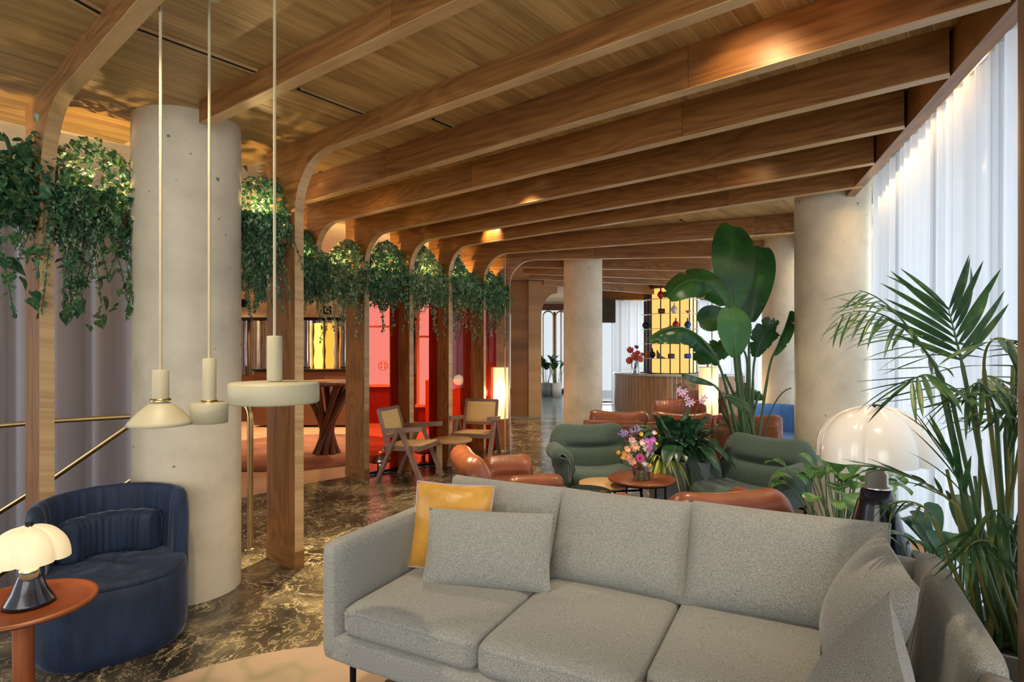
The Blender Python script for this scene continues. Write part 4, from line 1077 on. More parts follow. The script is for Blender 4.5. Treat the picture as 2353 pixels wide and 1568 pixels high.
def fmat(n, c): return plain(n, c, .6, var=.2, vscale=60)
PINK = fmat('magenta_petal', (.62, .06, .28)); PALEP = fmat('peach_petal', (.85, .42, .26)); ORG = fmat('orange_petal', (.85, .38, .05)); LIL = fmat('lilac_petal', (.38, .32, .62))
ORCH = fmat('pink_violet_petal', (.68, .20, .60)); BLUSH = fmat('blush_petal', (.90, .62, .55)); WPET = fmat('white_petal', (.85, .84, .82)); CRIM = fmat('crimson_centre', (.30, .01, .05)); YEL = fmat('yellow_petal', (.85, .65, .08))
m = M(); flower(m, bq(1471, 1053, -.09), .036, 18, 0, rnd, nrm=(0, -1, .25)); flower(m, bq(1471, 1053, -.095), .026, 14, 0, rnd, nrm=(0, -1, .25)); m.obj('gerbera', PINK, t)
M().ball(bq(1471, 1053, -.10), .010, sc=(1, .5, 1)).obj('gerbera_centre', CRIM, t)
specs = [(1458, 1028, .04, PALEP), (1445, 1052, .038, PALEP), (1483, 1032, .036, BLUSH), (1452, 1015, .035, BLUSH), (1441, 1034, .03, PALEP), (1476, 1018, .03, BLUSH), (1452, 1062, .035, PALEP), (1490, 1046, .03, BLUSH),
         (1492, 1024, .028, ORCH), (1499, 1012, .03, ORCH), (1487, 1014, .026, ORCH), (1495, 1031, .026, ORCH), (1434, 1044, .026, ORG), (1421, 1040, .018, ORG), (1432, 1052, .02, ORG), (1474, 998, .018, YEL), (1502, 995, .02, BLUSH), (1508, 1020, .014, YEL),
         (1506, 996, .014, YEL), (1480, 1068, .034, WPET), (1488, 1080, .028, WPET), (1498, 1042, .018, LIL), (1494, 1070, .016, ORG), (1457, 1072, .02, CRIM)]
for (px, py, R, mt) in specs:
    m = M()
    for z in range(3): flower(m, bq(px, py, rnd.uniform(-.07, .02))+Vector((0, -.004*z, .003*z)), R*(1-.22*z), 8, 0, rnd, 'rose')
    m.obj('bloom', mt, t)
for (px0, py0, px1, py1) in ((1425, 1005, 1445, 998), (1445, 1000, 1472, 990)):
    m = M()
    for i in range(26):
        u = rnd.random(); p = bq(px0+(px1-px0)*u, py0+(py1-py0)*u+rnd.uniform(-5, 5), rnd.uniform(-.03, .03)); q = p+Vector((rnd.uniform(-.025, .02), rnd.uniform(-.02, .02), rnd.uniform(.0, .04)))
        m.tube([p, q], [.002, .005], 4)
    m.obj('lilac_spray', LIL, t)
def blade(pts, wf, up=(0, 0, 1), fold=.25, across=1, mm=None, jag=0, rnd=random, fixed=None):
    mm = mm or M(); n = len(pts); vs = []
    rows = 2*across+1
    for i, p in enumerate(pts):
        a = pts[max(0, i-1)]; b = pts[min(n-1, i+1)]; d = (Vector(b)-Vector(a)).normalized()
        side = fixed.copy() if fixed is not None else d.cross(Vector(up))
        if side.length < 1e-3: side = Vector((1, 0, 0))
        side.normalize(); nrm = side.cross(d)
        wdt = wf(i/(n-1))
        for j in range(rows):
            q = (j-across)/across; ww = wdt
            if jag and abs(q) == 1: ww *= 1-jag*rnd.random()
            vs.append(Vector(p)+side*q*ww+nrm*abs(q)*ww*fold)
    fs = [(i*rows+j, i*rows+j+1, (i+1)*rows+j+1, (i+1)*rows+j) for i in range(n-1) for j in range(rows-1)]
    mm.add(vs, fs, True); return mm
m = M()
for (cx_, cy_, sp) in ((1416, 1030, 14), (1426, 1022, 14)):
    for i in range(8):
        p = bq(1446, 1038); e_ = bq(cx_+rnd.uniform(-sp, sp), cy_+rnd.uniform(-sp, sp)); blade(bez([p, (p+e_)/2+Vector((0, 0, .02)), e_], 5), lambda u: .006*math.sin(PI*min(1, u*.9+.1)), mm=m)
m.obj('leaves', LIMEL, t)

# ------------------------------------------------------------------ grey planter with calathea, spider plant and orchid
PC = Vector((1.42, 5.02, 0))
t = thing('planter', 'tall grey square planter behind the flower table filled with dark patterned leaves', 'planter', PC, math.radians(-12))
m = M(); a, b, h = .20, .255, .56
m.add([(-a, -a, 0), (a, -a, 0), (a, a, 0), (-a, a, 0), (-b, -b, h), (b, -b, h), (b, b, h), (-b, b, h), (-b+.02, -b+.02, h), (b-.02, -b+.02, h), (b-.02, b-.02, h), (-b+.02, b-.02, h), (-b+.02, -b+.02, h-.05), (b-.02, -b+.02, h-.05), (b-.02, b-.02, h-.05), (-b+.02, b-.02, h-.05)],
      [(3, 2, 1, 0)]+[(i, (i+1) % 4, (i+1) % 4+4, i+4) for i in range(4)]+[(i+4, (i+1) % 4+4, (i+1) % 4+8, i+8) for i in range(4)]+[(i+8, (i+1) % 4+8, (i+1) % 4+12, i+12) for i in range(4)])
m.obj('pot', POTG, t); M().box((0, 0, h-.055), (.45, .45, .02)).obj('soil', SOIL, t)
def arching_plant(base, label, n, Lr, wr, mt, seed, tilt=(.15, 1.25), stem=.5, nm='foliage_plant', dirf=None, droop=.55, spread=.08, smt=STEM, mode='ell'):
    rnd = random.Random(seed); t = thing(nm, label, 'plant', base)
    for i in range(n):
        yaw = rnd.uniform(0, 2*PI) if dirf is None else dirf(rnd); tl = rnd.uniform(*tilt); L = rnd.uniform(*Lr)
        h = Vector((math.cos(yaw), math.sin(yaw), 0)); b0 = h*rnd.uniform(0, spread)
        up = Vector((0, 0, 1)); d0 = h*math.sin(tl*.6)+up*math.cos(tl*.6)
        p1 = b0+d0*L*stem; d1 = h*math.sin(tl+.2)+up*math.cos(tl+.2)
        leaf_end = p1+d1*L*(1-stem)-up*L*droop*math.sin(tl)*(1-stem)*1.2
        mid = p1+d1*L*(1-stem)*.55+up*L*.03
        pts_ = bez([p1, mid, leaf_end], 7); wd = rnd.uniform(*wr)
        f = (lambda u: wd*math.sin(PI*min(1, .04+u*.96))**.8) if mode == 'ell' else (lambda u: wd*(math.sin(PI*min(1, (1-u)**.7*.97+.02))**.75))
        lf = blade(pts_, f, fold=.22, across=1).obj('leaf', mt, t)
        M().tube(bez([b0, b0+d0*L*stem*.6, p1], 4), .004, 5).obj('stalk', smt, lf)
    return t
def dr(r): return r.uniform(0, 2*PI)
arching_plant((PC.x+.02, PC.y, .51), 'bushy dark green patterned-leaf plant in the tall grey planter', 140, (.28, .54), (.034, .056), CALA, 21, (.1, 1.45), .5, 'calathea', spread=.16)
arching_plant((1.25, 4.80, .54), 'lime green spider plant at the front edge of the grey planter', 46, (.16, .26), (.006, .010), LIMEL, 22, (.4, 1.6), .25, 'spider_plant', dirf=lambda r: r.uniform(-PI, -.1), droop=1.1)
t = thing('orchid', 'pink orchid sprig rising above the dark leaves of the planter', 'plant', (1.60, 5.2, .52))
rnd = random.Random(9)
O0 = Vector((1.60, 5.2, .52))
for (px, py) in ((1566, 905), (1578, 915), (1590, 925), (1618, 915), (1573, 900), (1582, 928), (1560, 897), (1612, 922)):
    c = AT(px, py, 5.2)-O0; m = M(); flower(m, c, .034, 5, 0, rnd, nrm=(rnd.uniform(-.3, .3), -1, .1)); o = m.obj('bloom', fmat('orchid_petal', (.80, .52, .75)), t)
    M().tube(bez([(0, 0, 0), (0, .02, c.z*.7), c+Vector((0, .01, 0))], 6), .0025, 5).obj('stem', STEM, o)
for i in range(8):
    c = AT(rnd.uniform(1558, 1605), rnd.uniform(885, 905), 5.25)-O0
    blade(bez([c+Vector((-.06, 0, -.03)), c+Vector((0, 0, .04)), c+Vector((.05, 0, -.02))], 5), lambda u: .025*math.sin(PI*min(1, u+.02)), fold=.2).obj('leaf', LIMEL if i % 2 else POTHOS, t)

# ------------------------------------------------------------------ banana-leaf plant
ZP = 5.55
SB = Vector((AT(1722, 1000, ZP).x, ZP, .45))
t = thing('potted_banana_plant', 'tall plant with huge banana-like leaves beside the window column', 'plant', (SB.x, SB.y, 0))
TB = t.location.copy()
M().lathe([(.001, 0), (.20, 0), (.26, .44), (.235, .44), (.225, .40), (.001, .40)], n=36).obj('pot', POTG, t)
rnd = random.Random(31)
def sleaf(pts, base, wpx, up, fold=.12, jag=.0, mt=STRE, splits=0, sh=.55):
    """pts: pixel polyline with depth of the blade midrib, base first"""
    P_ = [AT(x, y, d_) for x, y, d_ in pts]; mid = bez(P_, 38)
    wm = wpx*ZP/FPX/2
    def wf(u):
        w_ = (math.sin(PI*min(1, max(0, u)*.93+.035))**sh)
        return wm*w_
    up = Vector(up)
    rows = 2; vs = []; n = len(mid)
    m = M()
    gaps = set()
    for _ in range(splits): gaps.add((rnd.randint(5, n-5), rnd.choice((-1, 1))))
    for i, p in enumerate(mid):
        a = mid[max(0, i-1)]; b = mid[min(n-1, i+1)]; d_ = (b-a).normalized(); side = d_.cross(up).normalized(); nr = side.cross(d_)
        w_ = wf(i/(n-1))
        for j in (-2, -1, 0, 1, 2):
            q = j/2
            edge = 1-(jag*rnd.random() if abs(q) == 1 else 0)
            if (i, int(math.copysign(1, q))) in gaps and abs(q) == 1: edge *= .58
            rip = .007*(1 if i % 2 else -1)*abs(q)
            vs.append(p-TB+side*q*w_*edge+nr*(abs(q)**1.5*w_*fold*2+rip*.5)+d_*abs(q)*w_*.25)
    fs = []
    for i in range(n-1):
        for j in range(4):
            fs.append((i*5+j, i*5+j+1, (i+1)*5+j+1, (i+1)*5+j))
    m.add(vs, fs, True); lf = m.obj('leaf', mt, t)
    M().tube([p-TB for p in mid], [.009*(1-.7*i/(n-1)) for i in range(n)], 6).obj('midrib', STEM, lf)
    b0 = AT(base[0], base[1], ZP)-TB
    b0.z = .41; b0.x = max(-.12, min(.12, b0.x))
    p0 = mid[0]-TB; dd = (mid[0]-mid[2]).normalized()*.5
    M().tube(bez([b0, b0.lerp(p0, .55), p0+dd*.3, p0], 12), [.017]*4+[.014]*4+[.011]*5, 7).obj('stalk', STEM, lf)
F = (0, -1, 0.0)
sleaf([(1690, 712, 5.5), (1682, 640, 5.45), (1680, 560, 5.5), (1683, 520, 5.6)], (1715, 1010), 104, (.1, -1, 0), fold=.07, splits=1)
sleaf([(1722, 742, 5.6), (1728, 680, 5.6), (1742, 610, 5.6), (1752, 570, 5.65)], (1725, 1010), 78, (-.35, -1, 0), fold=.14, splits=4)
sleaf([(1668, 702, 5.4), (1640, 655, 5.35), (1600, 615, 5.3), (1560, 650, 5.2), (1534, 684, 5.2)], (1712, 1010), 78, (-.5, -.8, .45), fold=-.2, splits=4)
sleaf([(1690, 822, 5.2), (1688, 780, 5.15), (1684, 745, 5.15), (1674, 708, 5.2)], (1716, 1010), 78, (.1, -1, .3), fold=.1, sh=.6)
sleaf([(1672, 722, 5.45), (1650, 728, 5.4), (1625, 735, 5.4), (1606, 742, 5.4)], (1712, 1010), 60, (-.1, -1, .2), fold=.12)
sleaf([(1652, 840, 5.3), (1620, 770, 5.2), (1570, 725, 5.1), (1530, 755, 5.1), (1490, 778, 5.1)], (1710, 1010), 66, (-.4, -.6, .75), fold=-.35, jag=.45, splits=9)
sleaf([(1735, 822, 5.6), (1745, 780, 5.55), (1765, 745, 5.5), (1785, 750, 5.45)], (1728, 1010), 62, (.1, -1, .4), fold=.05, jag=.15, splits=6)
sleaf([(1776, 818, 5.5), (1790, 785, 5.45), (1806, 750, 5.4), (1815, 715, 5.35)], (1733, 1010), 34, (.5, -1, .2), fold=.4, splits=2)
sleaf([(1640, 885, 5.0), (1612, 866, 5.0), (1590, 868, 4.95), (1568, 858, 4.95)], (1700, 1000), 18, (0, -1, .8), fold=-.5, mt=CALA)
sleaf([(1665, 910, 5.1), (1690, 908, 5.1), (1715, 930, 5.05), (1725, 945, 5.0)], (1712, 1010), 30, (0, -.8, .6), fold=-.3, mt=PALM, jag=.2)
sleaf([(1700, 800, 5.7), (1665, 790, 5.7), (1630, 800, 5.7), (1600, 830, 5.7)], (1716, 1010), 64, (-.2, -.9, .5), fold=-.2, jag=.2, splits=4)
sleaf([(1690, 905, 5.75), (1712, 895, 5.75), (1740, 898, 5.75), (1757, 915, 5.75)], (1720, 1010), 34, (0, -.8, .6), fold=-.3)
stz = M()
for (px, py) in ((1690, 870), (1700, 840), (1712, 880), (1745, 900), (1665, 860)):
    p = AT(px, py, 5.6)-TB; M().tube(bez([(rnd.uniform(-.08, .08), rnd.uniform(-.06, .06), .41), (p.x*.3, 0, .9), p], 8), .012, 6).obj('stalk', STEM, t)
p = AT(1818, 892, 5.3)-TB
M().tube(bez([(.1, 0, .41), (.15, 0, .8), p+Vector((-.15, 0, -.03)), p], 10), .006, 6).obj('stalk', STEM, t)

# leafy plant behind the lamp and monstera plants near the window
arching_plant((2.12, 3.75, .30), 'bright green heart-leaved plant between the window column and the sofa', 44, (.35, .62), (.05, .085), leafm('fresh_leaf', [(.35, (.04, .13, .03)), (.6, (.13, .30, .07)), (.8, (.45, .58, .30))], .3, .25, 10), 41, (.1, 1.25), .72, 'leafy_plant', spread=.15, mode='h')
t = thing('plant_pot', 'white pot of the heart-leaved plant near the window column', 'pot', (2.12, 3.75, 0)); M().lathe([(.001, 0), (.16, 0), (.2, .32), (.18, .32), (.17, .29), (.001, .29)], n=36).obj('pot', WHITE_P, t)
arching_plant((1.92, 2.50, .30), 'green trailing heart-leaved plant under the palm, right of the big lamp base', 34, (.35, .60), (.035, .06), POTHOS, 42, (.2, 1.3), .65, 'leafy_plant', spread=.08, mode='h', dirf=lambda r: r.uniform(-.6, 3.6))
t = thing('plant_pot', 'small grey pot between the palm and the big lamp', 'pot', (1.92, 2.50, 0)); M().lathe([(.001, 0), (.08, 0), (.10, .32), (.09, .32), (.085, .29), (.001, .29)], n=28).obj('pot', POTG, t)

# ------------------------------------------------------------------ palm
PB = Vector((1.78, 2.10, 0))
t = thing('potted_palm', 'large kentia palm in a ribbed sage pot at the right window', 'plant', PB)
prof = [(.001, 0), (.17, 0)]
for i in range(22):
    z = .01+i*.021; r_ = .175+.045*z/.47; prof += [(r_, z), (r_+.004, z+.01)]
prof += [(.226, .475), (.21, .475), (.205, .42), (.001, .42)]
M().lathe(prof, n=56, sm=False).obj('pot', POTS, t)
M().lathe([(.001, .425), (.2, .425)], n=30).obj('soil', SOIL, t)
lm = []
for i in range(3):
    cur = [.0, .12, .3][i]
    pts_ = [Vector((0, u, -cur*u*u)) for u in [q/7 for q in range(8)]]
    lm.append(blade(pts_, lambda u: .042*math.sin(PI*min(1, u**.8*.96+.04))**.8, fold=.35).mesh('leaflet', PALM))
rnd = random.Random(77)
def frond(stem, rach, n, Ll, spread=.9, droop=.3, fwd=.55, nside=None):
    """stem: list of points (world) base->crown; rach: list of points rachis; leaflets both sides"""
    P0 = bez([Vector(p)-PB for p in stem], 10); Rr_ = bez([Vector(p)-PB for p in rach], 16)
    fr = M(); fr.tube(P0+Rr_[1:], [.009]*6+[.007]*5+[.005*(1-.7*i/16) for i in range(1, 17)], 6)
    fo = fr.obj('frond', STEMY if rnd.random() < .4 else STEM, t)
    for i in range(n):
        u = .04+.96*(i+.5)/n; idx = u*16; a = min(15, int(idx)); p = Rr_[a].lerp(Rr_[a+1], idx-a); d = (Rr_[a+1]-Rr_[a]).normalized()
        sd = d.cross(Vector(nside or (0, 0, 1)))
        if sd.length < .1: sd = d.cross(Vector((0, 1, 0)))
        sd.normalize()
        for sg in (-1, 1):
            if u > .93 and sg > 0 and False: continue
            L = Ll*(.55+.45*math.sin(PI*min(1, .25+u*.65)))*rnd.uniform(.9, 1.08)
            f = fwd+.5*u
            dr_ = (d*f+sd*sg*spread*(1-.35*u)+Vector((0, 0, -droop*rnd.uniform(.6, 1.3)))).normalized()
            nrm = dr_.cross(d*1.0); 
            zc = dr_.cross(sd*sg); 
            y = dr_; z = Vector((0, 0, 1))-y*y.z
            if nside: z = Vector(nside)-y*Vector(nside).dot(y)
            z.normalize(); x = y.cross(z)
            R = Matrix((x, y, z)).transposed().to_4x4()
            o = bpy.data.objects.new('leaflet', lm[rnd.choice((0, 1, 1, 2))]); COL.objects.link(o); o.parent = fo
            o.matrix_local = Matrix.Translation(p) @ R @ Matrix.Scale(L, 4) @ Matrix.Rotation(rnd.uniform(-.3, .3), 4, 'Y')
def B_(dx=0, dy=0): return PB+Vector((dx, dy, .42))
frond([B_(.05, .02), AT(2275, 1150, 2.1), AT(2212, 842, 2.1)], [AT(2212, 842, 2.1), AT(2195, 770, 2.1), AT(2178, 705, 2.12)], 8, .30, 1.0, -.05, .55, nside=(0, -1, .1))
frond([B_(-.03, .0), AT(2215, 1120, 2.05), AT(2165, 870, 2.05)], [AT(2165, 870, 2.05), AT(2100, 760, 2.0), AT(2040, 680, 1.98), AT(1975, 668, 1.95)], 12, .20, .6, .5, .6)
frond([B_(-.04, .04), AT(2225, 1150, 2.15), AT(2150, 840, 2.2)], [AT(2150, 840, 2.2), AT(2090, 750, 2.2), AT(2020, 690, 2.2), AT(1930, 725, 2.15)], 13, .20, .55, .6, .55)
frond([B_(.0, -.05), AT(2240, 1180, 2.0), AT(2190, 930, 1.95)], [AT(2190, 930, 1.95), AT(2160, 850, 1.9), AT(2120, 850, 1.85), AT(2090, 880, 1.82)], 8, .24, .8, .45, .5)
frond([B_(.06, .0), AT(2290, 1100, 2.0), AT(2262, 860, 1.95)], [AT(2262, 860, 1.95), AT(2255, 780, 1.9), AT(2290, 760, 1.85), AT(2330, 790, 1.8)], 10, .22, .8, .4, .5)
frond([B_(.05, .05), AT(2270, 1200, 2.1), AT(2240, 930, 2.1)], [AT(2240, 930, 2.1), AT(2240, 860, 2.1), AT(2280, 840, 2.05), AT(2320, 900, 2.0)], 10, .24, .8, .5, .4)
frond([B_(.04, -.04), AT(2300, 1200, 1.95), AT(2290, 960, 1.95)], [AT(2290, 960, 1.95), AT(2270, 880, 1.9), AT(2250, 860, 1.9), AT(2220, 900, 1.9)], 8, .22, .8, .6, .4)
frond([B_(-.02, -.02), AT(2250, 1300, 2.0), AT(2200, 1165, 1.95)], [AT(2200, 1165, 1.95), AT(2130, 1100, 1.9), AT(2060, 1080, 1.9), AT(2010, 1075, 1.88)], 11, .17, .45, .0, .8)
frond([B_(-.05, .03), AT(2200, 1330, 2.05), AT(2145, 1190, 2.0)], [AT(2145, 1190, 2.0), AT(2130, 1160, 2.0), AT(2080, 1140, 2.0), AT(2040, 1160, 2.0)], 7, .14, .7, .4, .5)
frond([B_(.02, -.03), AT(2260, 1300, 1.95), AT(2225, 1170, 1.9)], [AT(2225, 1170, 1.9), AT(2200, 1090, 1.88), AT(2180, 1060, 1.88), AT(2165, 1030, 1.88)], 5, .22, .35, .0, .8)
frond([B_(.0, .0), AT(2265, 1350, 2.0), AT(2250, 1240, 1.95)], [AT(2250, 1240, 1.95), AT(2270, 1150, 1.9), AT(2300, 1160, 1.85), AT(2320, 1220, 1.82)], 7, .19, .7, .7, .4)
frond([B_(.06, -.05), AT(2300, 1330, 1.9), AT(2300, 1300, 1.9)], [AT(2300, 1300, 1.9), AT(2290, 1240, 1.85), AT(2250, 1220, 1.82), AT(2215, 1270, 1.8)], 7, .19, .7, .6, .4)
frond([B_(.07, .02), AT(2320, 1200, 2.1), AT(2310, 1000, 2.1)], [AT(2310, 1000, 2.1), AT(2310, 930, 2.05), AT(2330, 900, 2.0), AT(2350, 960, 1.95)], 8, .22, .8, .6, .4)
for i in range(14):
    a = rnd.uniform(0, 2*PI); r0 = rnd.uniform(.02, .1)
    b0 = Vector((r0*math.cos(a), r0*math.sin(a), .42)); e_ = b0+Vector((rnd.uniform(-.12, .10), rnd.uniform(-.1, .1), rnd.uniform(.4, 1.1)))
    M().tube(bez([b0, b0.lerp(e_, .5)+Vector((rnd.uniform(-.03, .03), 0, 0)), e_], 8), [.010]*5+[.006]*4, 6).obj('cane', rnd.choice((STEM, STEMY, STEM)), t)
SPB = AT(2260, 1505, 1.92)
t = thing('spotlight', 'small black spike spotlight standing in the palm pot', 'light', SPB)
M().lathe([(.014, 0), (.016, .01), (.016, .06), (.013, .06)], n=18).obj('can', BLACK, t); M().lathe([(.001, .052), (.013, .052)], n=16).obj('lens', BULB, t); M().tube([(0, 0, 0), (.002, 0, -.06)], .003, 6).obj('spike', STEEL, t)

# ------------------------------------------------------------------ cane chairs
def cane_chair(loc, rz, label):
    t = thing('cane_armchair', label, 'chair', loc, rz)  # front -Y
    for sg in (-1, 1):
        x = sg*.255
        f = M(); f.bar((x, -.27, 0), (x, .0, .60), .035, .055, up=(1, 0, 0)); f.obj('leg', cane_wood, t, grain=(0, .3, 1))
        f = M(); f.bar((x, .30, 0), (x, .02, .60), .035, .055, up=(1, 0, 0)); f.obj('leg', cane_wood, t, grain=(0, -.3, 1))
        M().bar((x, -.26, .615), (x, .22, .575), .045, .05).obj('armrest', cane_wood, t, grain=(0, 1, 0))
        M().bar((sg*.215, .17, .36), (sg*.215, .30, .80), .03, .035).obj('back_post', cane_wood, t, grain=(0, .3, 1))
        M().bar((x*.86, -.22, .40), (x*.86, .22, .375), .035, .05).obj('seat_rail', cane_wood, t, grain=(0, 1, 0))
    M().bar((-.25, -.22, .395), (.25, -.22, .395), .035, .05).obj('seat_rail', cane_wood, t, grain=(1, 0, 0))
    M().bar((-.25, .22, .375), (.25, .22, .375), .035, .05).obj('seat_rail', cane_wood, t, grain=(1, 0, 0))
    M().soft((0, 0, .415), (.44, .46, .022), .01, n=6, mat=Matrix.Rotation(math.radians(-3), 3, 'X')).obj('seat', CANE, t)
    for (z, y) in ((.50, .215), (.80, .30)): M().bar((-.22, y, z), (.22, y, z), .03, .035).obj('back_rail', cane_wood, t, grain=(1, 0, 0))
    M().soft((0, .255, .65), (.41, .014, .29), .006, n=5, mat=Matrix.Rotation(math.radians(-16), 3, 'X')).obj('backrest', CANE, t)
    return t
cane_chair((-1.15, 6.62, 0), math.radians(72), 'cane-seated wooden armchair turned sideways in front of the red glass')
cane_chair((-.475, 7.50, 0), math.radians(-14), 'cane-seated wooden armchair facing the camera beside the cylinder lamp')
t = thing('round_side_table', 'small round pale wood table between the two cane chairs', 'table', (-.72, 6.98, 0))
M().lathe([(.001, .375), (.235, .375), (.24, .38), (.24, .40), (.235, .405), (.001, .405)], n=48).obj('tabletop', oak_light, t, grain=(1, 0, 0))
for i in range(3):
    a = 2*PI*i/3-.6; M().bar((.13*math.cos(a), .13*math.sin(a), .19), (.20*math.cos(a), .20*math.sin(a), .19), .03, .375).obj('leg', oak_light, t, grain=(0, 0, 1))
def chrome_lamp(loc, label, s_=1):
    t = thing('mushroom_lamp', label, 'lamp', loc)
    M().lathe([(.001, 0), (.055, 0), (.055, .015), (.03, .02), (.028, .14)], n=28).obj('base', CHROME, t)
    M().lathe([(.005, .12), (.12, .135), (.118, .16), (.10, .21), (.06, .25), (.001, .265)], n=32).obj('shade', STEEL, t)
chrome_lamp(UP(872, 1088, 0), 'small chrome mushroom lamp on the floor at the foot of the wide post')
chrome_lamp(UP(970, 1068, 0)+Vector((0, .1, 0)), 'small chrome mushroom lamp on the floor behind the nearer cane chair')

# cylinder lamps on floor-to-ceiling cords
def cyl_lamp(px, py0, py1, d, label, xc):
    p0 = AT(px, py1, d); p1 = AT(px, py0, d); R = 21.5*d/FPX
    t = thing('cylinder_lamp', label, 'lamp', (p0.x, p0.y, 0))
    M().lathe([(R, p0.z), (R, p1.z)], n=40).obj('shade', SHADE, t)
    M().lathe([(R+.003, p0.z), (R+.003, p0.z+.01)], n=40).obj('rim', CASH, t); M().lathe([(R+.003, p1.z-.01), (R+.003, p1.z)], n=40).obj('rim', CASH, t)
    M().tube([(xc*R, -R-.01, .0), (xc*R, -R-.01, ZC2)], .010, 8).obj('pole', CASH, t)
    M().tube([(-.1*R, 0, p1.z-.02), (-.1*R, 0, p1.z+.12)], .015, 8).obj('handle', teak, t, grain=(0, 0, 1))
    M().lathe([(.001, 0), (.13, 0), (.13, .012), (.01, .02)], n=28).obj('base', CASH, t)
    M().tube([(0, 0, .01), (0, 0, p0.z+.1)], .008, 8).obj('stem', CASH, t)
    point('lamp_bulb', (p0.x, p0.y-R-.12, (p0.z+p1.z)/2), 7, (1, .72, .4), .1)
cyl_lamp(1149, 843, 962, 8.45, 'tall lit cylinder floor lamp beside the farther cane chair', .55)
cyl_lamp(1628, 843, 953, 8.6, 'tall lit cylinder floor lamp behind the leather sofa, left of the banana-leaf plant', .0)

# ------------------------------------------------------------------ counter and display tower
CC = Vector((4.08, 14.25, 0)); CR = 1.52
slatw = wood('counter_slat_oak', (.30, .145, .06), (.48, .26, .12), .45, .3)
t = thing('bar_counter', 'round oak-slatted bar counter around the lit display tower', 'counter', CC)
for i in range(96):
    a = 2*PI*i/96
    if math.sin(a) > .35: continue
    M().bar((CR*math.cos(a), CR*math.sin(a), .0), (CR*math.cos(a), CR*math.sin(a), .86), .092, .03, up=(math.cos(a), math.sin(a), 0)).obj('slat', slatw, t, grain=(0, 0, 1))
M().lathe([(.9, .86), (CR+.05, .86), (CR+.05, .895), (.9, .895)], n=72).obj('worktop', plain('glossy_stone_top', (.55, .52, .48), .1), t)
DT = Vector((3.84, 14.05, 0))
t = thing('display_tower', 'glowing yellow glass display tower with black grid shelves on the counter', 'display', DT)
ns = 8; R0 = .60
offs = math.radians(22.5)+.12
for i in range(ns):
    a = 2*PI*i/ns+offs; b = a+2*PI/ns
    p = Vector((R0*math.cos(a), R0*math.sin(a), 0)); q = Vector((R0*math.cos(b), R0*math.sin(b), 0)); z0_, z1_ = .90, 3.0
    mid = (p+q)/2
    mt = LIT if mid.x < .1 else LIT_W
    if mid.x > .45: mt = emit('cool_backlit_panel', (.85, .9, .95), .8)
    if mid.x < -.45: mt = walnut
    for r_ in range(6):
        za = z0_+(z1_-z0_)*r_/6; zb = z0_+(z1_-z0_)*(r_+1)/6
        for h_ in range(2):
            pa = p.lerp(q, h_*.5+.02); pb = p.lerp(q, h_*.5+.48)
            M().bar(pa+Vector((0, 0, (za+zb)/2)), pb+Vector((0, 0, (za+zb)/2)), .01, zb-za-.02).obj('glass_panel', mt, t, grain=(1, 0, 0))
    for h_ in (0, .5):
        c = p.lerp(q, h_)*1.02; M().tube([c+Vector((0, 0, .89)), c+Vector((0, 0, 3.0))], .014, 6).obj('upright', BLACK, t)
for r_ in range(7):
    z = .9+2.1*r_/6; M().lathe([(R0+.005, z), (R0+.14, z), (R0+.14, z+.014), (R0+.005, z+.014)], n=ns).obj('shelf', CLEAR if False else BLACK, t) if r_ in (0, 6) else M().lathe([(R0+.005, z-.003), (R0+.10, z-.003), (R0+.10, z+.006), (R0+.005, z+.006)], n=24).obj('shelf', STEEL, t)
M().lathe([(.001, 3.0), (R0+.15, 3.0), (R0+.15, 2.9), (R0, 2.9)], n=24).obj('crown', walnut, t, grain=(1, 0, 0))
# goods on the shelves
GC = {'red': (.55, .01, .02), 'orange': (.85, .22, .02), 'dark': (.06, .015, .012), 'blue': (.03, .05, .35), 'black': (.01, .01, .01), 'white': (.8, .78, .75), 'teal': (.01, .03, .04), 'rose': (.7, .2, .1)}
GM = {k_: plain('glaze_'+k_, v, .25) for k_, v in GC.items()}
goods = [(1518, 4.95, 'red', 'vase', 'round red vase with a short neck on the top shelf of the display tower'), (1552, 5, 'dark', 'box', 'low dark dish on the top shelf of the display tower, right of the red vase'),
 (1520, 4, 'dark', 'box', 'dark square box on the second shelf of the display tower'), (1549, 4, 'white', 'vase', 'white bud vase on the second shelf of the display tower'),
 (1553, 3, 'red', 'vase', 'small red vase on the third shelf of the display tower, partly behind a leaf'), (1543, 3, 'rose', 'bowl', 'rose bowl on the third shelf of the display tower'),
 (1516, 2, 'red', 'cup', 'red twin-handled cup on the fourth shelf of the display tower'), (1543, 2, 'orange', 'box', 'orange block-shaped box on the fourth shelf of the display tower'), (1556, 2, 'orange', 'cup', 'small orange cup beside the orange box on the display tower'),
 (1499, 1, 'black', 'vase', 'black pointed ornament on the fifth shelf of the display tower'), (1518, 1, 'black', 'wedge', 'black sloping shoe-like ornament on the fifth shelf of the display tower'), (1542, 1, 'dark', 'box', 'brown striped box on the fifth shelf of the display tower'),
 (1483, 3, 'teal', 'vase', 'dark round vase on the left side of the display tower'), (1582, 5, 'white', 'vase', 'white round vase on the top right of the display tower'), (1580, 1, 'blue', 'box', 'cobalt blue box on the right side of the display tower, lower shelf'),
 (1580, 3, 'blue', 'vase', 'cobalt blue vase on the right side of the display tower, middle shelf'), (1487, 1, 'orange', 'bottle', 'amber bottle on the lower left of the display tower'), (1581, 4, 'rose', 'bowl', 'terracotta bowl on the right side of the display tower')]
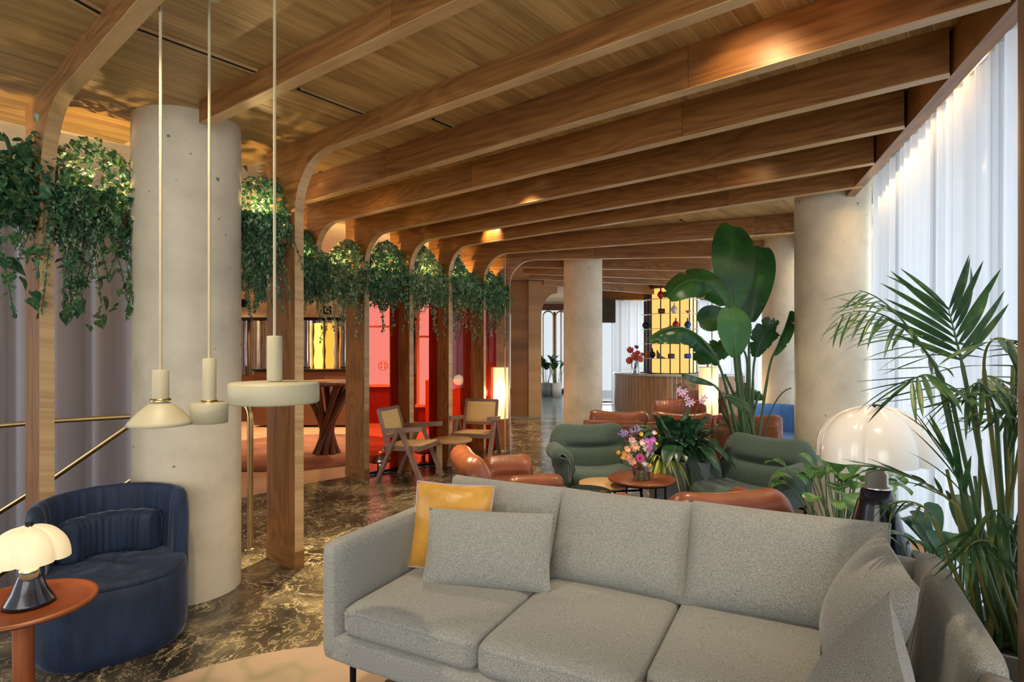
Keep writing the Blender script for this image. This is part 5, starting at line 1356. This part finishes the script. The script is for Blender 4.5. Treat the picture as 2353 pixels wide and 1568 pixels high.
for (px, sh, c, kd, lab) in goods:
    q = (px-CX)/FPX; # find angle on the shelf radius
    Rs = R0+.055; best = None
    for i in range(120):
        a = -PI+PI*i/120; X = DT.x+Rs*math.cos(a); Y = DT.y+Rs*math.sin(a)
        e_ = abs(X/Y-q)
        if best is None or e_ < best[0]: best = (e_, X, Y)
    z = .9+2.1*int(round(sh))/6+.008
    nm = {'vase': 'vase', 'box': 'box', 'bowl': 'bowl', 'cup': 'cup', 'wedge': 'ornament', 'bottle': 'bottle'}[kd]
    m = M()
    if kd == 'vase': m.lathe([(.001, 0), (.03, 0), (.075, .05), (.08, .10), (.05, .15), (.018, .17), (.016, .22), (.028, .235)], n=16)
    elif kd == 'box': m.soft((0, 0, .055), (.15, .08, .11), .01, n=3)
    elif kd == 'bowl': m.lathe([(.001, 0), (.03, 0), (.07, .06), (.06, .058), (.02, .01)], n=16)
    elif kd == 'cup': m.lathe([(.001, 0), (.035, 0), (.06, .05), (.045, .12), (.038, .12)], n=16); m.tube(bez([(.05, 0, .10), (.10, 0, .14), (.02, 0, .17)], 5), .006, 5); m.tube(bez([(-.05, 0, .10), (-.10, 0, .14), (-.02, 0, .17)], 5), .006, 5)
    elif kd == 'bottle': m.lathe([(.001, 0), (.04, 0), (.04, .14), (.015, .18), (.015, .24), (.001, .24)], n=14)
    else: m.add([(-.09, -.03, 0), (.13, -.03, 0), (-.09, -.03, .2), (-.09, .03, 0), (.13, .03, 0), (-.09, .03, .2), (.0, -.03, .06), (0, .03, .06)], [(0, 1, 6, 2), (3, 5, 7, 4), (0, 2, 5, 3), (2, 6, 7, 5), (6, 1, 4, 7), (0, 3, 4, 1)])
    o = m.obj(nm, GM[c]); o.location = (best[1], best[2], z); tag(o, lab, nm, 'ornaments on the display tower')
# flowers on counter
FP = AT(1459, 858, 12.95); FP.z = .896
t = thing('flower_vase', 'glass vase of red dahlias standing on the left of the counter', 'bouquet', FP)
M().lathe([(.001, .0), (.09, .0), (.10, .02), (.085, .28), (.07, .30)], n=24).obj('vase', CLEAR, t)
rnd = random.Random(3); m = M()
for i in range(9): m.tube([(rnd.uniform(-.04, .04), 0, .02), (rnd.uniform(-.12, .12), rnd.uniform(-.1, .1), .42)], .006, 5)
m.obj('stems', STEM, t)
for i, (px, py, R) in enumerate(((1448, 806, .09), (1458, 820, .12), (1470, 826, .09), (1447, 829, .09), (1462, 799, .06), (1465, 812, .07), (1476, 815, .05))):
    c = AT(px, py, 12.9)-FP; m = M()
    for z in range(3): flower(m, c+Vector((0, -.01*z, 0)), R*(1-.2*z), 9, 0, rnd, 'rose')
    m.obj('bloom', fmat('dahlia_petal', (.60, .09, .06)) if i != 4 else fmat('plum_petal', (.25, .05, .15)), t)
# potted plants at the corridor end
for (px, lab) in ((1256, 'potted leafy plant at the corridor end, left of the first arched frame'), (1279, 'leafy plant in a white pot at the corridor end right of an arched frame')):
    b = UP(px, 912, 0); arching_plant((b.x, b.y, .4), lab, 16, (.7, 1.15), (.06, .10), STRE, int(px), (.1, .8), .6, 'leafy_plant')
    tt = thing('plant_pot', ['dark grey tall pot at the far corridor end', 'white tall pot at the far corridor end'][px > 1260], 'pot', (b.x, b.y, 0)); M().lathe([(.001, 0), (.15, 0), (.18, .42), (.16, .42), (.001, .38)], n=24).obj('pot', POTG if px < 1260 else WHITE_P, tt)

# ------------------------------------------------------------------ ceiling spots: added warm fill first, then reception, rib and marble beams
FILL_SPOTS = [((1.02, 2.06), 'above the first deep rib'), ((.05, 4.9), 'between the middle ribs'), ((-.3, 4.15), 'left of the middle ribs'), ((.45, 6.75), 'over the cane chairs'), ((1.6, 4.3), 'over the low tables'), ((-1.6, 4.9), 'beside the ivy'), ((2.0, 7.3), 'over the leather sofa'), ((3.3, 11.2), 'in front of the counter'), ((.9, 11.2), 'near the far pier'), ((-.2, 1.1), 'over the grey sofa'), ((-1.3, 1.9), 'near the pendant cords')]
def near_rib_spot(i, px, pw): pass
for i, ((x, y), where) in enumerate(FILL_SPOTS):
    low = Vector((x, y, 0)).dot(W) < wsplit
    z = ZC1 if low else ZC2
    t = thing('downlight', 'small added ceiling fill light '+where, 'light', (x, y, z))
    M().lathe([(.022, .002), (.024, -.006), (.034, -.006), (.035, .0)], n=20).obj('ring', BLACK, t); M().lathe([(.001, -.001), (.022, -.001)], n=16).obj('lens', BULB, t)
    spot('fill_beam', (x, y, z-.015), (x, y, 0), 70 if y < 8 else 95, 100, .9, (1, .80, .55), .03)  # warm fill added from above to brighten the room
for (x, y) in ((-4.6, 9.2), (-2.9, 10.3), (-1.6, 9.6), (-5.5, 11)):
    t = thing('downlight', 'reception ceiling downlight over %s' % {-4.6: 'the rug', -2.9: 'the driftwood table', -1.6: 'the red glass room', -5.5: 'the far desk'}[x], 'light', (x, y, 2.998)); M().lathe([(.03, 0), (.03, -.01), (.045, -.01), (.045, 0)], n=20).obj('ring', WHITE_P, t)
    spot('reception_beam', (x, y, 2.97), (x, y, 0), 190, 115, .8, (1, .70, .40), .05)

for i, (px, py, z, pw, off) in enumerate(((1700, 118, 2.80, 12, .12), (1142, 556, 2.80, 13, .16), (838, 468, 2.80, 2.2, .10), (1705, 405, 2.80, 1.6, .1))):
    p = UP(px, py, 2.78); q = p-W*(off+.10); q.z = ZC2-.02; p.z = z
    spot('rib_wash', q, p+Vector((0, 0, -.02)), pw, 85, .9, (1, .62, .28), .015)
    t = thing('downlight', 'small brass wall-washing spot tucked behind the rib '+['at the upper right', 'over the farther cane chair', 'left of the disc pendant cord', 'near the window column'][i], 'light', (q.x, q.y, ZC2))
    M().lathe([(.014, .004), (.016, -.012), (.022, -.012), (.022, .0)], n=16).obj('can', BRASS, t)

t = thing('downlight', 'adjustable black ceiling spotlight over the reception opening, aimed at the marble', 'light', (-1.35, 5.14, 2.985))
M().lathe([(.03, 0), (.03, -.05), (.04, -.05), (.04, .0)], n=18).obj('can', BLACK, t)
spot('marble_beam', (-1.35, 5.12, 2.92), (-.95, 3.75, 0), 520, 46, .7, (1, .80, .46), .03)
